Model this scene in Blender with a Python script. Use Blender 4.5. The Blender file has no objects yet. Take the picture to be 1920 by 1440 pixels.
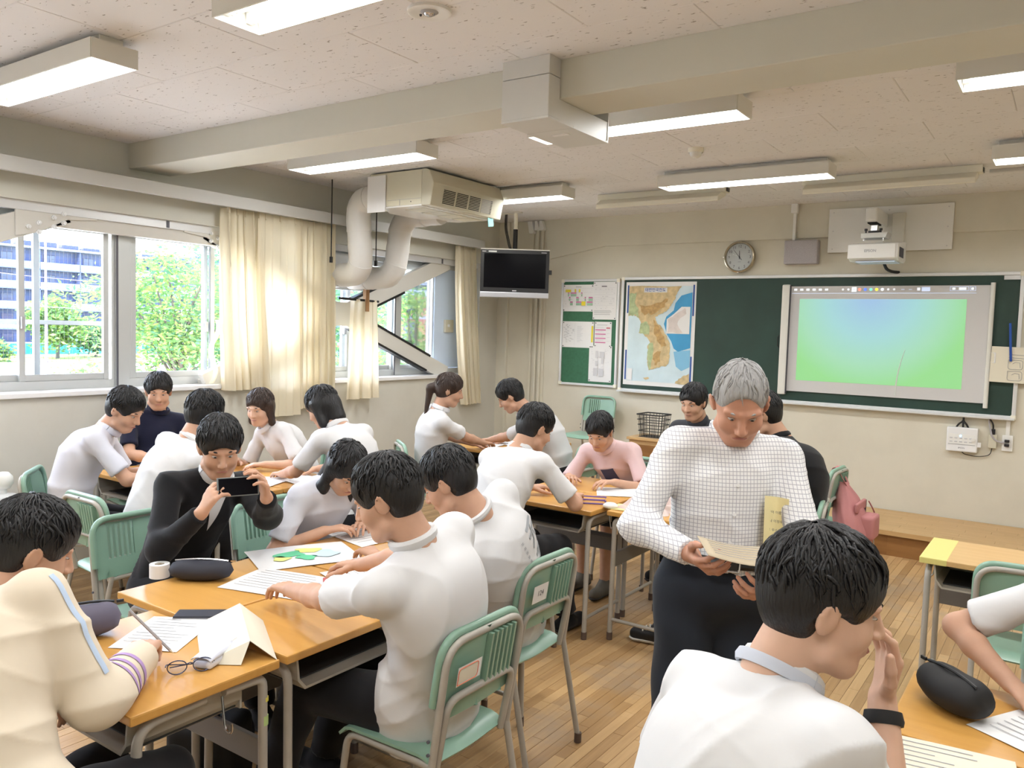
import bpy, bmesh, math, random
import numpy as np
from mathutils import Vector, Matrix, Euler
from mathutils.bvhtree import BVHTree
from mathutils.geometry import tessellate_polygon
random.seed(7); np.random.seed(7)
SC = bpy.context.scene
COL = SC.collection
PI = math.pi
def V(*a): return Vector(a[0] if len(a) == 1 else a)

# ------------------------------------------------------------------ camera
cam_d = bpy.data.cameras.new('camera'); cam = bpy.data.objects.new('camera', cam_d); COL.objects.link(cam)
cam_d.sensor_width = 36.0; cam_d.lens = 36.0 * 1519.4 / 1920.0; cam_d.clip_start = 0.05; cam_d.clip_end = 600
def cam_axes(yaw, pitch, roll):
    f = Vector((-math.sin(yaw) * math.cos(pitch), math.cos(yaw) * math.cos(pitch), math.sin(pitch)))
    r = Vector((math.cos(yaw), math.sin(yaw), 0)); u = r.cross(f)
    return math.cos(roll) * r + math.sin(roll) * u, -math.sin(roll) * r + math.cos(roll) * u, f
_r, _u, _f = cam_axes(0.60682, -0.06607, 0.02932)
_m = Matrix((( _r.x, _u.x, -_f.x, 5.6096), (_r.y, _u.y, -_f.y, -7.7452), (_r.z, _u.z, -_f.z, 1.6839), (0, 0, 0, 1)))
cam.matrix_world = _m
SC.camera = cam

# ------------------------------------------------------------------ world, sun, exposure
SC.view_settings.view_transform = 'Standard'; SC.view_settings.look = 'None'
SC.view_settings.gamma = 1.0; SC.view_settings.use_curve_mapping = False
SC.view_settings.exposure = 0.60
W = bpy.data.worlds.new('sky'); SC.world = W; W.use_nodes = True
_n = W.node_tree.nodes; _n.clear()
_o = _n.new('ShaderNodeOutputWorld'); _b = _n.new('ShaderNodeBackground'); _s = _n.new('ShaderNodeTexSky')
_s.sky_type = 'NISHITA'; _s.sun_disc = False; _s.sun_elevation = math.radians(52); _s.sun_rotation = math.radians(240)
_s.air_density = 1.0; _s.dust_density = 2.5; _s.ozone_density = 1.0
_b.inputs['Strength'].default_value = 1.7
W.node_tree.links.new(_s.outputs[0], _b.inputs[0]); W.node_tree.links.new(_b.outputs[0], _o.inputs[0])
_sl = bpy.data.lights.new('sun', 'SUN'); _sl.energy = 10.0; _sl.angle = math.radians(0.6); _sl.color = (1, .96, .88)
_so = bpy.data.objects.new('sun', _sl); COL.objects.link(_so)
_so.rotation_euler = Vector((-0.52, 0.30, -0.80)).to_track_quat('-Z', 'Y').to_euler(); _so.location = (20, -12, 40)
LAMP_W = 13.0      # area light of one fluorescent fixture

# ------------------------------------------------------------------ materials
MATS = {}
def mat(name, col=(.8, .8, .8), rough=.5, metal=0, spec=.5, emit=None, estr=0, noise=None, bump=None, trans=0, alpha=1, sss=0, sheen=0, coat=0):
    """noise=(scale,amount[,detail]) varies the colour value; bump=(scale,strength[,stretch])"""
    if name in MATS: return MATS[name]
    m = bpy.data.materials.new(name); m.use_nodes = True; MATS[name] = m
    nt = m.node_tree; b = nt.nodes['Principled BSDF']
    b.inputs['Base Color'].default_value = (*col, 1); b.inputs['Roughness'].default_value = rough
    b.inputs['Metallic'].default_value = metal; b.inputs['Specular IOR Level'].default_value = spec
    if emit: b.inputs['Emission Color'].default_value = (*emit, 1); b.inputs['Emission Strength'].default_value = estr
    if sss: b.inputs['Subsurface Weight'].default_value = sss; b.inputs['Subsurface Radius'].default_value = (.012, .005, .003); b.inputs['Subsurface Scale'].default_value = 1
    if sheen: b.inputs['Sheen Weight'].default_value = sheen
    if coat: b.inputs['Coat Weight'].default_value = coat; b.inputs['Coat Roughness'].default_value = .15
    m.diffuse_color = (*col, 1)
    if noise or bump:
        tc = nt.nodes.new('ShaderNodeTexCoord')
    if noise:
        nz = nt.nodes.new('ShaderNodeTexNoise'); nz.inputs['Scale'].default_value = noise[0]; nz.inputs['Detail'].default_value = noise[2] if len(noise) > 2 else 4
        nt.links.new(tc.outputs['Object'], nz.inputs['Vector'])
        mr = nt.nodes.new('ShaderNodeMapRange'); mr.inputs['To Min'].default_value = 1 - noise[1]; mr.inputs['To Max'].default_value = 1 + noise[1]
        mr.inputs['From Min'].default_value = .25; mr.inputs['From Max'].default_value = .75
        nt.links.new(nz.outputs['Fac'], mr.inputs['Value'])
        mx = nt.nodes.new('ShaderNodeVectorMath'); mx.operation = 'SCALE'; mx.inputs[0].default_value = col
        nt.links.new(mr.outputs[0], mx.inputs['Scale']); nt.links.new(mx.outputs[0], b.inputs['Base Color'])
    if bump:
        nz2 = nt.nodes.new('ShaderNodeTexNoise'); nz2.inputs['Scale'].default_value = bump[0]; nz2.inputs['Detail'].default_value = 3
        mp = nt.nodes.new('ShaderNodeMapping')
        if len(bump) > 2: mp.inputs['Scale'].default_value = bump[2]
        nt.links.new(tc.outputs['Object'], mp.inputs['Vector']); nt.links.new(mp.outputs[0], nz2.inputs['Vector'])
        bp = nt.nodes.new('ShaderNodeBump'); bp.inputs['Strength'].default_value = bump[1]; bp.inputs['Distance'].default_value = .01
        nt.links.new(nz2.outputs['Fac'], bp.inputs['Height']); nt.links.new(bp.outputs[0], b.inputs['Normal'])
    return m
def nodes(m): return m.node_tree.nodes, m.node_tree.links, m.node_tree.nodes['Principled BSDF']

def wood_mat(name, c1, c2, pw, pl, along, rough=.35, rnd=.12, ring=18.0, worn=None):
    """wood that changes tone from plank to plank (plank width pw, length pl, running along axis 'along' 0=x 1=y)"""
    m = mat(name, c1, rough); N, L, b = nodes(m)
    g = N.new('ShaderNodeNewGeometry'); sp = N.new('ShaderNodeSeparateXYZ'); L.new(g.outputs['Position'], sp.inputs[0])
    a, c = (sp.outputs[0], sp.outputs[1]) if along == 1 else (sp.outputs[1], sp.outputs[0])
    def mth(op, i0, i1=None, v=None):
        n = N.new('ShaderNodeMath'); n.operation = op
        if isinstance(i0, (int, float)): n.inputs[0].default_value = i0
        else: L.new(i0, n.inputs[0])
        if i1 is not None: L.new(i1, n.inputs[1])
        elif v is not None: n.inputs[1].default_value = v
        return n.outputs[0]
    ia = mth('FLOOR', mth('DIVIDE', a, v=pw))
    wn0 = N.new('ShaderNodeTexWhiteNoise'); wn0.noise_dimensions = '1D'; L.new(ia, wn0.inputs['W'])
    off = mth('MULTIPLY', wn0.outputs['Value'], v=pl)
    ic = mth('FLOOR', mth('DIVIDE', mth('ADD', c, off), v=pl))
    cv = N.new('ShaderNodeCombineXYZ'); L.new(ia, cv.inputs[0]); L.new(ic, cv.inputs[1])
    wn = N.new('ShaderNodeTexWhiteNoise'); wn.noise_dimensions = '3D'; L.new(cv.outputs[0], wn.inputs['Vector'])
    mp = N.new('ShaderNodeMapping'); s = ring; mp.inputs['Scale'].default_value = (s * 3, s * .14, s) if along == 1 else (s * .14, s * 3, s)
    ad = N.new('ShaderNodeVectorMath'); ad.operation = 'ADD'; L.new(g.outputs['Position'], ad.inputs[0])
    sc = N.new('ShaderNodeVectorMath'); sc.operation = 'SCALE'; sc.inputs['Scale'].default_value = 7.0; L.new(wn.outputs['Color'], sc.inputs[0]); L.new(sc.outputs[0], ad.inputs[1])
    L.new(ad.outputs[0], mp.inputs['Vector'])
    nz = N.new('ShaderNodeTexNoise'); nz.inputs['Scale'].default_value = 1.0; nz.inputs['Detail'].default_value = 5; nz.inputs['Distortion'].default_value = .4
    L.new(mp.outputs[0], nz.inputs['Vector'])
    f = mth('ADD', mth('MULTIPLY', nz.outputs['Fac'], v=.75), mth('MULTIPLY', mth('SUBTRACT', wn.outputs['Value'], v=.5), v=rnd * 4))
    cl = N.new('ShaderNodeMapRange'); cl.inputs['From Min'].default_value = .12; cl.inputs['From Max'].default_value = .65; L.new(f, cl.inputs['Value'])
    mix = N.new('ShaderNodeMix'); mix.data_type = 'RGBA'; mix.inputs['A'].default_value = (*c1, 1); mix.inputs['B'].default_value = (*c2, 1)
    L.new(cl.outputs[0], mix.inputs['Factor'])
    out = mix.outputs['Result']
    if worn:   # worn, greyed patches of their own shape
        n3 = N.new('ShaderNodeTexNoise'); n3.inputs['Scale'].default_value = 1.6; n3.inputs['Detail'].default_value = 6; n3.inputs['Roughness'].default_value = .65; L.new(g.outputs['Position'], n3.inputs['Vector'])
        r3 = N.new('ShaderNodeMapRange'); r3.inputs['From Min'].default_value = .5; r3.inputs['From Max'].default_value = .68; r3.inputs['To Max'].default_value = .8; L.new(n3.outputs['Fac'], r3.inputs['Value'])
        m3 = N.new('ShaderNodeMix'); m3.data_type = 'RGBA'; m3.inputs['B'].default_value = (*worn, 1); L.new(out, m3.inputs['A']); L.new(r3.outputs[0], m3.inputs['Factor']); out = m3.outputs['Result']
    L.new(out, b.inputs['Base Color'])
    bp = N.new('ShaderNodeBump'); bp.inputs['Strength'].default_value = .08; bp.inputs['Distance'].default_value = .004; L.new(nz.outputs['Fac'], bp.inputs['Height']); L.new(bp.outputs[0], b.inputs['Normal'])
    return m

def tile_mat():   # acoustic rock-wool board with short wormholes
    m = mat('ceiling_board', (.80, .775, .765), .95, spec=.1); N, L, b = nodes(m)
    g = N.new('ShaderNodeNewGeometry'); mp = N.new('ShaderNodeMapping'); mp.inputs['Scale'].default_value = (26, 66, 30); L.new(g.outputs['Position'], mp.inputs['Vector'])
    n = N.new('ShaderNodeTexNoise'); n.inputs['Scale'].default_value = 1; n.inputs['Detail'].default_value = 2; n.inputs['Roughness'].default_value = .6; L.new(mp.outputs[0], n.inputs['Vector'])
    r = N.new('ShaderNodeMapRange'); r.inputs['From Min'].default_value = .665; r.inputs['From Max'].default_value = .70; L.new(n.outputs['Fac'], r.inputs['Value'])
    mx = N.new('ShaderNodeMix'); mx.data_type = 'RGBA'; mx.inputs['A'].default_value = (.80, .79, .795, 1); mx.inputs['B'].default_value = (.40, .375, .36, 1)
    L.new(r.outputs[0], mx.inputs['Factor']); L.new(mx.outputs['Result'], b.inputs['Base Color'])
    bp = N.new('ShaderNodeBump'); bp.inputs['Strength'].default_value = .6; bp.inputs['Distance'].default_value = .003; bp.invert = True
    L.new(r.outputs[0], bp.inputs['Height']); L.new(bp.outputs[0], b.inputs['Normal'])
    return m

def wall_mat(name, col, dirt):
    m = mat(name, col, .7, spec=.25); N, L, b = nodes(m)
    g = N.new('ShaderNodeNewGeometry'); n = N.new('ShaderNodeTexNoise'); n.inputs['Scale'].default_value = 2.2; n.inputs['Detail'].default_value = 8; n.inputs['Roughness'].default_value = .62; L.new(g.outputs['Position'], n.inputs['Vector'])
    r = N.new('ShaderNodeMapRange'); r.inputs['From Min'].default_value = .45; r.inputs['From Max'].default_value = .8; r.inputs['To Max'].default_value = .55; L.new(n.outputs['Fac'], r.inputs['Value'])
    mx = N.new('ShaderNodeMix'); mx.data_type = 'RGBA'; mx.inputs['A'].default_value = (*col, 1); mx.inputs['B'].default_value = (*dirt, 1); L.new(r.outputs[0], mx.inputs['Factor']); L.new(mx.outputs['Result'], b.inputs['Base Color'])
    n2 = N.new('ShaderNodeTexNoise'); n2.inputs['Scale'].default_value = 60; L.new(g.outputs['Position'], n2.inputs['Vector'])
    bp = N.new('ShaderNodeBump'); bp.inputs['Strength'].default_value = .12; bp.inputs['Distance'].default_value = .003; L.new(n2.outputs['Fac'], bp.inputs['Height']); L.new(bp.outputs[0], b.inputs['Normal'])
    return m

def glass_mat(name, tint=(.96, .98, 1), refl=.08):
    m = bpy.data.materials.new(name); m.use_nodes = True; MATS[name] = m; N = m.node_tree.nodes; L = m.node_tree.links; N.clear()
    o = N.new('ShaderNodeOutputMaterial'); t = N.new('ShaderNodeBsdfTransparent'); t.inputs[0].default_value = (*tint, 1)
    g = N.new('ShaderNodeBsdfGlossy'); g.inputs['Roughness'].default_value = .03; mx = N.new('ShaderNodeMixShader')
    fr = N.new('ShaderNodeFresnel'); fr.inputs['IOR'].default_value = 1.35; mu = N.new('ShaderNodeMath'); mu.operation = 'MULTIPLY'; mu.inputs[1].default_value = .8
    L.new(fr.outputs[0], mu.inputs[0]); L.new(mu.outputs[0], mx.inputs[0])
    L.new(t.outputs[0], mx.inputs[1]); L.new(g.outputs[0], mx.inputs[2]); L.new(mx.outputs[0], o.inputs[0]); return m

def cloth_mat(name, col, trans=.35):
    m = mat(name, col, .9, spec=.1); N, L, b = nodes(m); o = [n for n in N if n.type == 'OUTPUT_MATERIAL'][0]
    t = N.new('ShaderNodeBsdfTranslucent'); t.inputs[0].default_value = (*[min(1, c * 1.05) for c in col], 1); mx = N.new('ShaderNodeMixShader'); mx.inputs[0].default_value = trans
    L.new(b.outputs[0], mx.inputs[1]); L.new(t.outputs[0], mx.inputs[2]); L.new(mx.outputs[0], o.inputs[0]); return m

def emit_mat(name, col, s):
    m = bpy.data.materials.new(name); m.use_nodes = True; MATS[name] = m; N = m.node_tree.nodes; L = m.node_tree.links; N.clear()
    o = N.new('ShaderNodeOutputMaterial'); e = N.new('ShaderNodeEmission'); e.inputs[0].default_value = (*col, 1); e.inputs[1].default_value = s; L.new(e.outputs[0], o.inputs[0]); return m

M = lambda n: MATS[n]
wall_mat('plaster', (.67, .64, .54), (.57, .54, .45))
wall_mat('plaster_window', (.62, .61, .55), (.53, .515, .46))
mat('beam_paint', (.64, .635, .565), .55, noise=(1.5, .05))
mat('beam_band', (.60, .60, .58), .5, noise=(1.5, .05))
tile_mat()
mat('ceiling_void', (.22, .21, .20), .95)
wood_mat('floor_oak', (.56, .36, .17), (.38, .225, .095), .05, .6, 1, rough=.32, rnd=.17, worn=(.34, .26, .185))
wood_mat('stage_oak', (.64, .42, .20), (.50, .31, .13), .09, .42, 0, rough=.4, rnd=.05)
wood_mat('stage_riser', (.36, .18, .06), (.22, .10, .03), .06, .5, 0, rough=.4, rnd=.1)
mat('floor_joint', (.13, .08, .04), .8)
mat('enamel', (.72, .71, .66), .35)
mat('enamel_cream', (.82, .79, .68), .35)
mat('white_paint', (.80, .80, .78), .4)
mat('white_gloss', (.82, .83, .84), .25)
mat('alu', (.62, .63, .64), .35, metal=.7)
mat('alu_frame', (.70, .71, .72), .4, metal=.35)
mat('sash_alu', (.56, .58, .58), .4, metal=.4)
mat('sash_dark', (.10, .10, .12), .5)
mat('steel_paint', (.66, .645, .60), .45)
mat('rubber_black', (.012, .012, .013), .6)
mat('black_plastic', (.015, .015, .018), .35)
mat('tv_screen', (.004, .004, .006), .12, spec=.12)
mat('silver', (.50, .51, .55), .35, metal=.5)
mat('chalk_green', (.016, .048, .036), .55, noise=(3, .25))
mat('pin_green', (.045, .155, .085), .85, noise=(40, .12))
mat('paper', (.80, .80, .80), .8)
mat('paper_cream', (.74, .70, .58), .8)
mat('paper_kraft', (.50, .42, .30), .85)
mat('paper_yellow', (.82, .70, .30), .8)
mat('print_grey', (.42, .42, .44), .9); mat('print_dark', (.10, .10, .12), .9); mat('print_light', (.62, .62, .64), .9)
mat('print_pink', (.62, .18, .38), .9); mat('print_yellow', (.80, .68, .05), .9); mat('print_red', (.62, .15, .2), .9); mat('print_green', (.35, .55, .40), .9); mat('print_blue', (.03, .10, .38), .8)
mat('chair_green', (.25, .41, .315), .30, noise=(6, .06))
mat('chair_dark', (.055, .11, .085), .45)
mat('tube_grey', (.40, .375, .33), .38, noise=(14, .08))
mat('foot_brown', (.11, .075, .06), .6)
wood_mat('desk_wood', (.66, .36, .095), (.55, .28, .065), 2.0, 9.0, 0, rough=.28, rnd=.02, ring=9)
wood_mat('desk_pale', (.68, .45, .21), (.60, .38, .16), 2.0, 9.0, 0, rough=.35, rnd=.02, ring=9)
mat('desk_yellow', (.72, .64, .22), .45)
mat('tray_beige', (.40, .37, .31), .5)
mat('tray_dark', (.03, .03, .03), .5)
mat('desk_steel', (.17, .16, .15), .45)
mat('chrome', (.6, .6, .62), .2, metal=1)
glass_mat('pane_glass'); glass_mat('clock_glass')
mat('frosted', (.62, .74, .92), .5)
cloth_mat('curtain', (.86, .79, .62), .30)
emit_mat('tube_glow', (1, .98, .93), 7.0)
mat('reflector', (.88, .88, .85), .3)
mat('duct_wrap', (.74, .73, .71), .45, bump=(9, .12))
mat('ac_cream', (.60, .575, .46), .4); mat('ac_pale', (.66, .63, .50), .4); mat('ac_white', (.80, .80, .78), .22)
mat('slot_black', (.006, .006, .006), .8)
mat('box_metal', (.64, .64, .62), .4)
mat('speaker_cloth', (.42, .40, .42), .85, noise=(90, .1))
mat('cable_black', (.01, .01, .011), .5)
mat('wood_post', (.36, .20, .09), .6)
mat('teal_note', (.33, .68, .70), .7)

# ------------------------------------------------------------------ mesh helpers
class MB:
    def __init__(s): s.v = []; s.f = []
    def add(s, vs, fs):
        o = len(s.v); s.v += [tuple(v) for v in vs]; s.f += [tuple(i + o for i in f) for f in fs]; return s
    def box(s, c, size, R=None):
        x, y, z = size[0] / 2, size[1] / 2, size[2] / 2
        vs = [Vector((a, b, d)) for a in (-x, x) for b in (-y, y) for d in (-z, z)]
        if R is not None: vs = [R @ v for v in vs]
        c = Vector(c); return s.add([v + c for v in vs], [(0, 1, 3, 2), (4, 6, 7, 5), (0, 4, 5, 1), (2, 3, 7, 6), (0, 2, 6, 4), (1, 5, 7, 3)])
    def bb(s, x0, x1, y0, y1, z0, z1): return s.box(((x0 + x1) / 2, (y0 + y1) / 2, (z0 + z1) / 2), (abs(x1 - x0), abs(y1 - y0), abs(z1 - z0)))
    def tube(s, pts, r, n=10, cap=True, flat=None):
        pts = [Vector(p) for p in pts]; k = len(pts); rs = r if isinstance(r, (list, tuple)) else [r] * k
        T = []
        for i in range(k):
            t = (pts[min(i + 1, k - 1)] - pts[max(i - 1, 0)]); T.append(t.normalized() if t.length > 1e-9 else Vector((0, 0, 1)))
        a = Vector((0, 0, 1)) if abs(T[0].z) < .9 else Vector((1, 0, 0)); nrm = T[0].cross(a).normalized(); vs = []
        for i in range(k):
            if i: nrm = (nrm - T[i] * nrm.dot(T[i])); nrm = nrm.normalized() if nrm.length > 1e-6 else T[i].orthogonal().normalized()
            b = T[i].cross(nrm)
            for j in range(n):
                th = 2 * PI * j / n; vs.append(pts[i] + (nrm * math.cos(th) + b * math.sin(th) * (flat or 1)) * rs[i])
        fs = [(i * n + j, i * n + (j + 1) % n, (i + 1) * n + (j + 1) % n, (i + 1) * n + j) for i in range(k - 1) for j in range(n)]
        if cap: fs += [tuple(range(n))[::-1], tuple((k - 1) * n + j for j in range(n))]
        return s.add(vs, fs)
    def cyl(s, a, b, r, r2=None, n=16): return s.tube([a, b], [r, r if r2 is None else r2], n)
    def prism(s, poly, fn, d0, d1):
        """poly: list of 2D points; fn(u, v, d) -> 3D point"""
        n = len(poly); vs = [fn(u, v, d0) for u, v in poly] + [fn(u, v, d1) for u, v in poly]
        return s.add(vs, [tuple(range(n)), tuple(range(2 * n - 1, n - 1, -1))] + [(i, n + i, n + (i + 1) % n, (i + 1) % n) for i in range(n)])
    def lathe(s, prof, fn, n=32):
        """prof: list (r, h); fn(x, y, h) -> point"""
        k = len(prof); vs = [fn(r * math.cos(2 * PI * j / n), r * math.sin(2 * PI * j / n), h) for r, h in prof for j in range(n)]
        return s.add(vs, [(i * n + j, i * n + (j + 1) % n, (i + 1) * n + (j + 1) % n, (i + 1) * n + j) for i in range(k - 1) for j in range(n)])
    def grid(s, fn, nu, nv, closed=False):
        vs = [fn(i / (nu - 1), j / (nv - 1)) for i in range(nu) for j in range(nv)]
        return s.add(vs, [(i * nv + j, (i + 1) * nv + j, (i + 1) * nv + j + 1, i * nv + j + 1) for i in range(nu - 1) for j in range(nv - 1)])
    def mesh(s, name, bevel=0, seg=2, solid=0, smooth=False, weld=False):
        me = bpy.data.meshes.new(name); me.from_pydata(s.v, [], s.f)
        bm = bmesh.new(); bm.from_mesh(me)
        if weld: bmesh.ops.remove_doubles(bm, verts=bm.verts, dist=1e-5)
        if solid: bmesh.ops.recalc_face_normals(bm, faces=bm.faces); bmesh.ops.solidify(bm, geom=bm.faces[:], thickness=solid)
        if bevel: bmesh.ops.bevel(bm, geom=bm.edges[:], offset=bevel, segments=seg, affect='EDGES', profile=.6, clamp_overlap=True)
        bmesh.ops.recalc_face_normals(bm, faces=bm.faces); bm.to_mesh(me); bm.free()
        if smooth:
            for p in me.polygons: p.use_smooth = True
            try: me.set_sharp_from_angle(angle=math.radians(40 if smooth is True else smooth))
            except Exception: pass
        return me
    def build(s, name, m, parent=None, **k):
        return obj(name, s.mesh(name, **k), m, parent)
def obj(name, me, m=None, parent=None, loc=None):
    o = bpy.data.objects.new(name, me); COL.objects.link(o)
    if m is not None and me is not None:
        mm = M(m) if isinstance(m, str) else m
        if not me.materials: me.materials.append(mm)
    if parent is not None: o.parent = parent
    if loc is not None: o.location = loc
    return o
def tag(o, label, cat, group=None):
    o['label'] = label; o['category'] = cat
    if group: o['group'] = group
    return o
def struct(o): o['kind'] = 'structure'; return o
def empty(name, loc=(0, 0, 0), rz=0):
    o = bpy.data.objects.new(name, None); COL.objects.link(o); o.location = loc; o.rotation_euler = (0, 0, rz); o.empty_display_size = .1; return o
def copy_tree(o, parent=None):
    c = o.copy(); COL.objects.link(c)
    if parent is not None: c.parent = parent
    for ch in list(o.children): copy_tree(ch, c)
    return c
def bx(name, x0, x1, y0, y1, z0, z1, m, parent=None, bevel=0, **k): return MB().bb(x0, x1, y0, y1, z0, z1).build(name, m, parent, bevel=bevel, **k)
def text(name, body, size, m, O, ux, uz, parent=None, align='CENTER', depth=0.0, bold=0.0, sx=1.0):
    """flat lettering: O = anchor point, ux = reading direction, uz = up direction (world or parent space)"""
    cu = bpy.data.curves.new(name, 'FONT'); cu.body = body; cu.size = size; cu.align_x = align; cu.align_y = 'CENTER'; cu.resolution_u = 3; cu.offset = bold
    t = bpy.data.objects.new(name, cu); COL.objects.link(t)
    dg = bpy.context.evaluated_depsgraph_get(); me = bpy.data.meshes.new_from_object(t.evaluated_get(dg)); bpy.data.objects.remove(t); bpy.data.curves.remove(cu)
    ux = Vector(ux).normalized(); uz = Vector(uz).normalized(); O = Vector(O); nn = ux.cross(uz)
    for v in me.vertices: v.co = O + ux * v.co.x * sx + uz * v.co.y + nn * depth
    me.materials.clear(); return obj(name, me, m, parent)
def arc(c, r, a0, a1, n, u=(1, 0, 0), w=(0, 0, 1)):
    c = Vector(c); u = Vector(u); w = Vector(w); return [c + u * r * math.cos(a0 + (a1 - a0) * i / n) + w * r * math.sin(a0 + (a1 - a0) * i / n) for i in range(n + 1)]
def rounded(pts, r, n=5):
    """polyline with rounded corners"""
    pts = [Vector(p) for p in pts]; out = [pts[0]]
    for i in range(1, len(pts) - 1):
        a, b, c = pts[i - 1], pts[i], pts[i + 1]; d1 = (a - b); d2 = (c - b); rr = min(r, d1.length * .49, d2.length * .49)
        p0 = b + d1.normalized() * rr; p1 = b + d2.normalized() * rr
        for k in range(n + 1):
            t = k / n; out.append((1 - t) ** 2 * p0 + 2 * t * (1 - t) * b + t * t * p1)
    return out + [pts[-1]]
# ------------------------------------------------------------------ room shell
CZ = 2.926; RX = 7.6; YB = -9.3        # ceiling height, corridor wall, back wall
fl = struct(bx('floor', -.05, RX, YB, 0, -.10, -.014, 'floor_joint'))
PW, PL = .05, .6
pm = MB().bb(-PW / 2 + .0007, PW / 2 - .0007, -PL / 2 + .0007, PL / 2 - .0007, -.014, 0).mesh('plank', bevel=.0008, seg=1); pm.materials.append(M('floor_oak'))
def hash01(i):   # same offset per row is not needed to match the shader exactly; rows are simply staggered
    return (math.sin(i * 12.9898) * 43758.5453) % 1.0
near, far = [], []
nrow = int(RX / PW) + 1
for i in range(nrow):
    off = hash01(i) * PL
    x = (i + .5) * PW
    j0 = int((YB - off) / PL) - 1
    for j in range(j0, 2):
        y = j * PL + off + PL / 2
        if y + PL / 2 < YB or y - PL / 2 > -.0: continue
        inview = (3.35 < x < 4.75 and -6.0 < y < -3.2) or (1.9 < x < 3.4 and -6.9 < y < -5.0) or (4.3 < x < 5.0 and -3.4 < y < -0.8)
        (near if inview else far).append((x, y))
near.sort(key=lambda p: (p[0] - 5.6) ** 2 + (p[1] + 7.75) ** 2)
far += near[300:]; near = near[:300]
for x, y in near: obj('plank', pm, None, fl, (x, y, random.uniform(-.0004, .0004)))
mb = MB()
for x, y in far:
    y0 = max(YB, y - PL / 2 + .0007); y1 = min(0, y + PL / 2 - .0007)
    if y1 - y0 > .01: z = random.uniform(-.0004, .0004); mb.bb(x - PW / 2 + .0007, x + PW / 2 - .0007, y0, y1, -.014, z)
o = mb.build('plank_field', 'floor_oak', fl); o['kind'] = 'stuff'

# ceiling: boards 455 x 910 in two bays, separated by the beam
cl = struct(bx('ceiling', -.05, RX, YB, 0, CZ + .02, CZ + .14, 'ceiling_void'))
tm = MB().bb(-.4545 , .4545, -.227, .227, 0, .018).mesh('ceiling_tile', bevel=.004, seg=1); tm.materials.append(M('ceiling_board'))
def tile(x0, x1, y0, y1):
    if x1 - x0 > .908 and y1 - y0 > .4545: obj('ceiling_tile', tm, None, cl, ((x0 + x1) / 2, (y0 + y1) / 2, CZ))
    else:
        if x1 - x0 < .02 or y1 - y0 < .02: return
        obj('ceiling_tile', MB().bb(x0 + .0005, x1 - .0005, y0 + .0005, y1 - .0005, CZ, CZ + .018).mesh('ceiling_tile', bevel=.0025, seg=1), 'ceiling_board', cl)
def bay(ylo, yhi, yref, xa, xb):
    k = math.floor((ylo - yref) / .455)
    while yref + k * .455 < yhi:
        a, b = max(ylo, yref + k * .455), min(yhi, yref + (k + 1) * .455); xo = xa if k % 2 == 0 else xb; n = math.floor((0 - xo) / .91)
        while xo + n * .91 < RX:
            tile(max(0, xo + n * .91), min(RX, xo + (n + 1) * .91), a, b); n += 1
        k += 1
bay(-4.2, 0, -3.07, 4.36, 4.817)
bay(YB, -4.52, -4.81, 4.35, 3.895)

# walls
wf = struct(bx('wall_front', -.3, RX, 0, .25, -.1, 3.06, 'plaster'))
# upper beam face, 3 cm proud, with the sloping haunch at its left end
MB().prism([(.67, 2.485), (1.40, 2.61), (RX, 2.61), (RX, CZ + .01), (.67, CZ + .01)], lambda u, v, d: (u, d, v), 0, -.022).build('beam_face', 'plaster', wf, bevel=.002, seg=1)
bx('column_face', .0, .665, -.012, 0, 0, CZ, 'plaster', wf)
wb = struct(bx('wall_back', -.3, RX, YB - .2, YB, -.1, 3.06, 'plaster'))
wr = struct(bx('wall_right', RX, RX + .2, YB, .25, -.1, 3.06, 'plaster'))
# window wall: pier below the sill, head beam above, pier at the front corner
wl = struct(bx('wall_left', -.26, 0, YB, 0, -.1, 1.15, 'plaster_window'))
bx('head_beam', -.26, 0, YB, 0, 2.43, 3.06, 'beam_paint', wl)
bx('corner_pier', -.26, 0, -.36, 0, 1.15, 2.43, 'plaster_window', wl)
bx('rear_pier', -.26, 0, YB, -8.6, 1.15, 2.43, 'plaster_window', wl)
s = struct(bx('trim_1', -.26, .03, -8.6, -.36, 1.15, 1.185, 'white_gloss', bevel=.006))     # sill
s['label'] = 'long white window sill board'
# roof beam across the ceiling
b_ = struct(bx('beam', 0, RX, -4.52, -4.2, 2.75, 3.02, 'beam_paint', bevel=.006)); b_['label'] = 'painted concrete beam crossing the ceiling'
c_ = struct(bx('curtain_pelmet', .16, .2, YB, -.55, 2.57, 2.66, 'beam_band', bevel=.003)); c_['label'] = 'grey curtain pelmet board above the windows'
bx('pelmet_top', 0, .16, YB, -.55, 2.645, 2.66, 'beam_band', c_)
bx('curtain_rail', .07, .10, YB, -.55, 2.60, 2.62, 'alu', c_)
t_ = struct(bx('trim_2', -.075, -.03, -8.6, -.36, 2.37, 2.43, 'alu_frame')); t_['label'] = 'aluminium head track over the windows'
for a in (-4.2, -1.0): bx('clip', -.029, -.026, a - .012, a + .012, 2.375, 2.425, 'sash_dark', t_)
# stage platform along the front wall
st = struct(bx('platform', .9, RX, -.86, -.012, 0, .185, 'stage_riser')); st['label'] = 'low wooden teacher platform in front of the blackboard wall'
sm_ = {}
for i in range(10):
    y1 = -.012 - i * .086; y0 = y1 - .085; off = (i % 2) * .21 + (i * .137) % .1; x = .9 + off - .42
    while x < RX:
        a, b = max(.9, x), min(RX, x + .42 - .0015)
        if b - a > .03 : bx('board', a, b, y0, y1, .185, .2, 'stage_oak', st)
        x += .42
bx('nosing', .9, RX, -.885, -.866, .165, .201, 'stage_oak', st)

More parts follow.
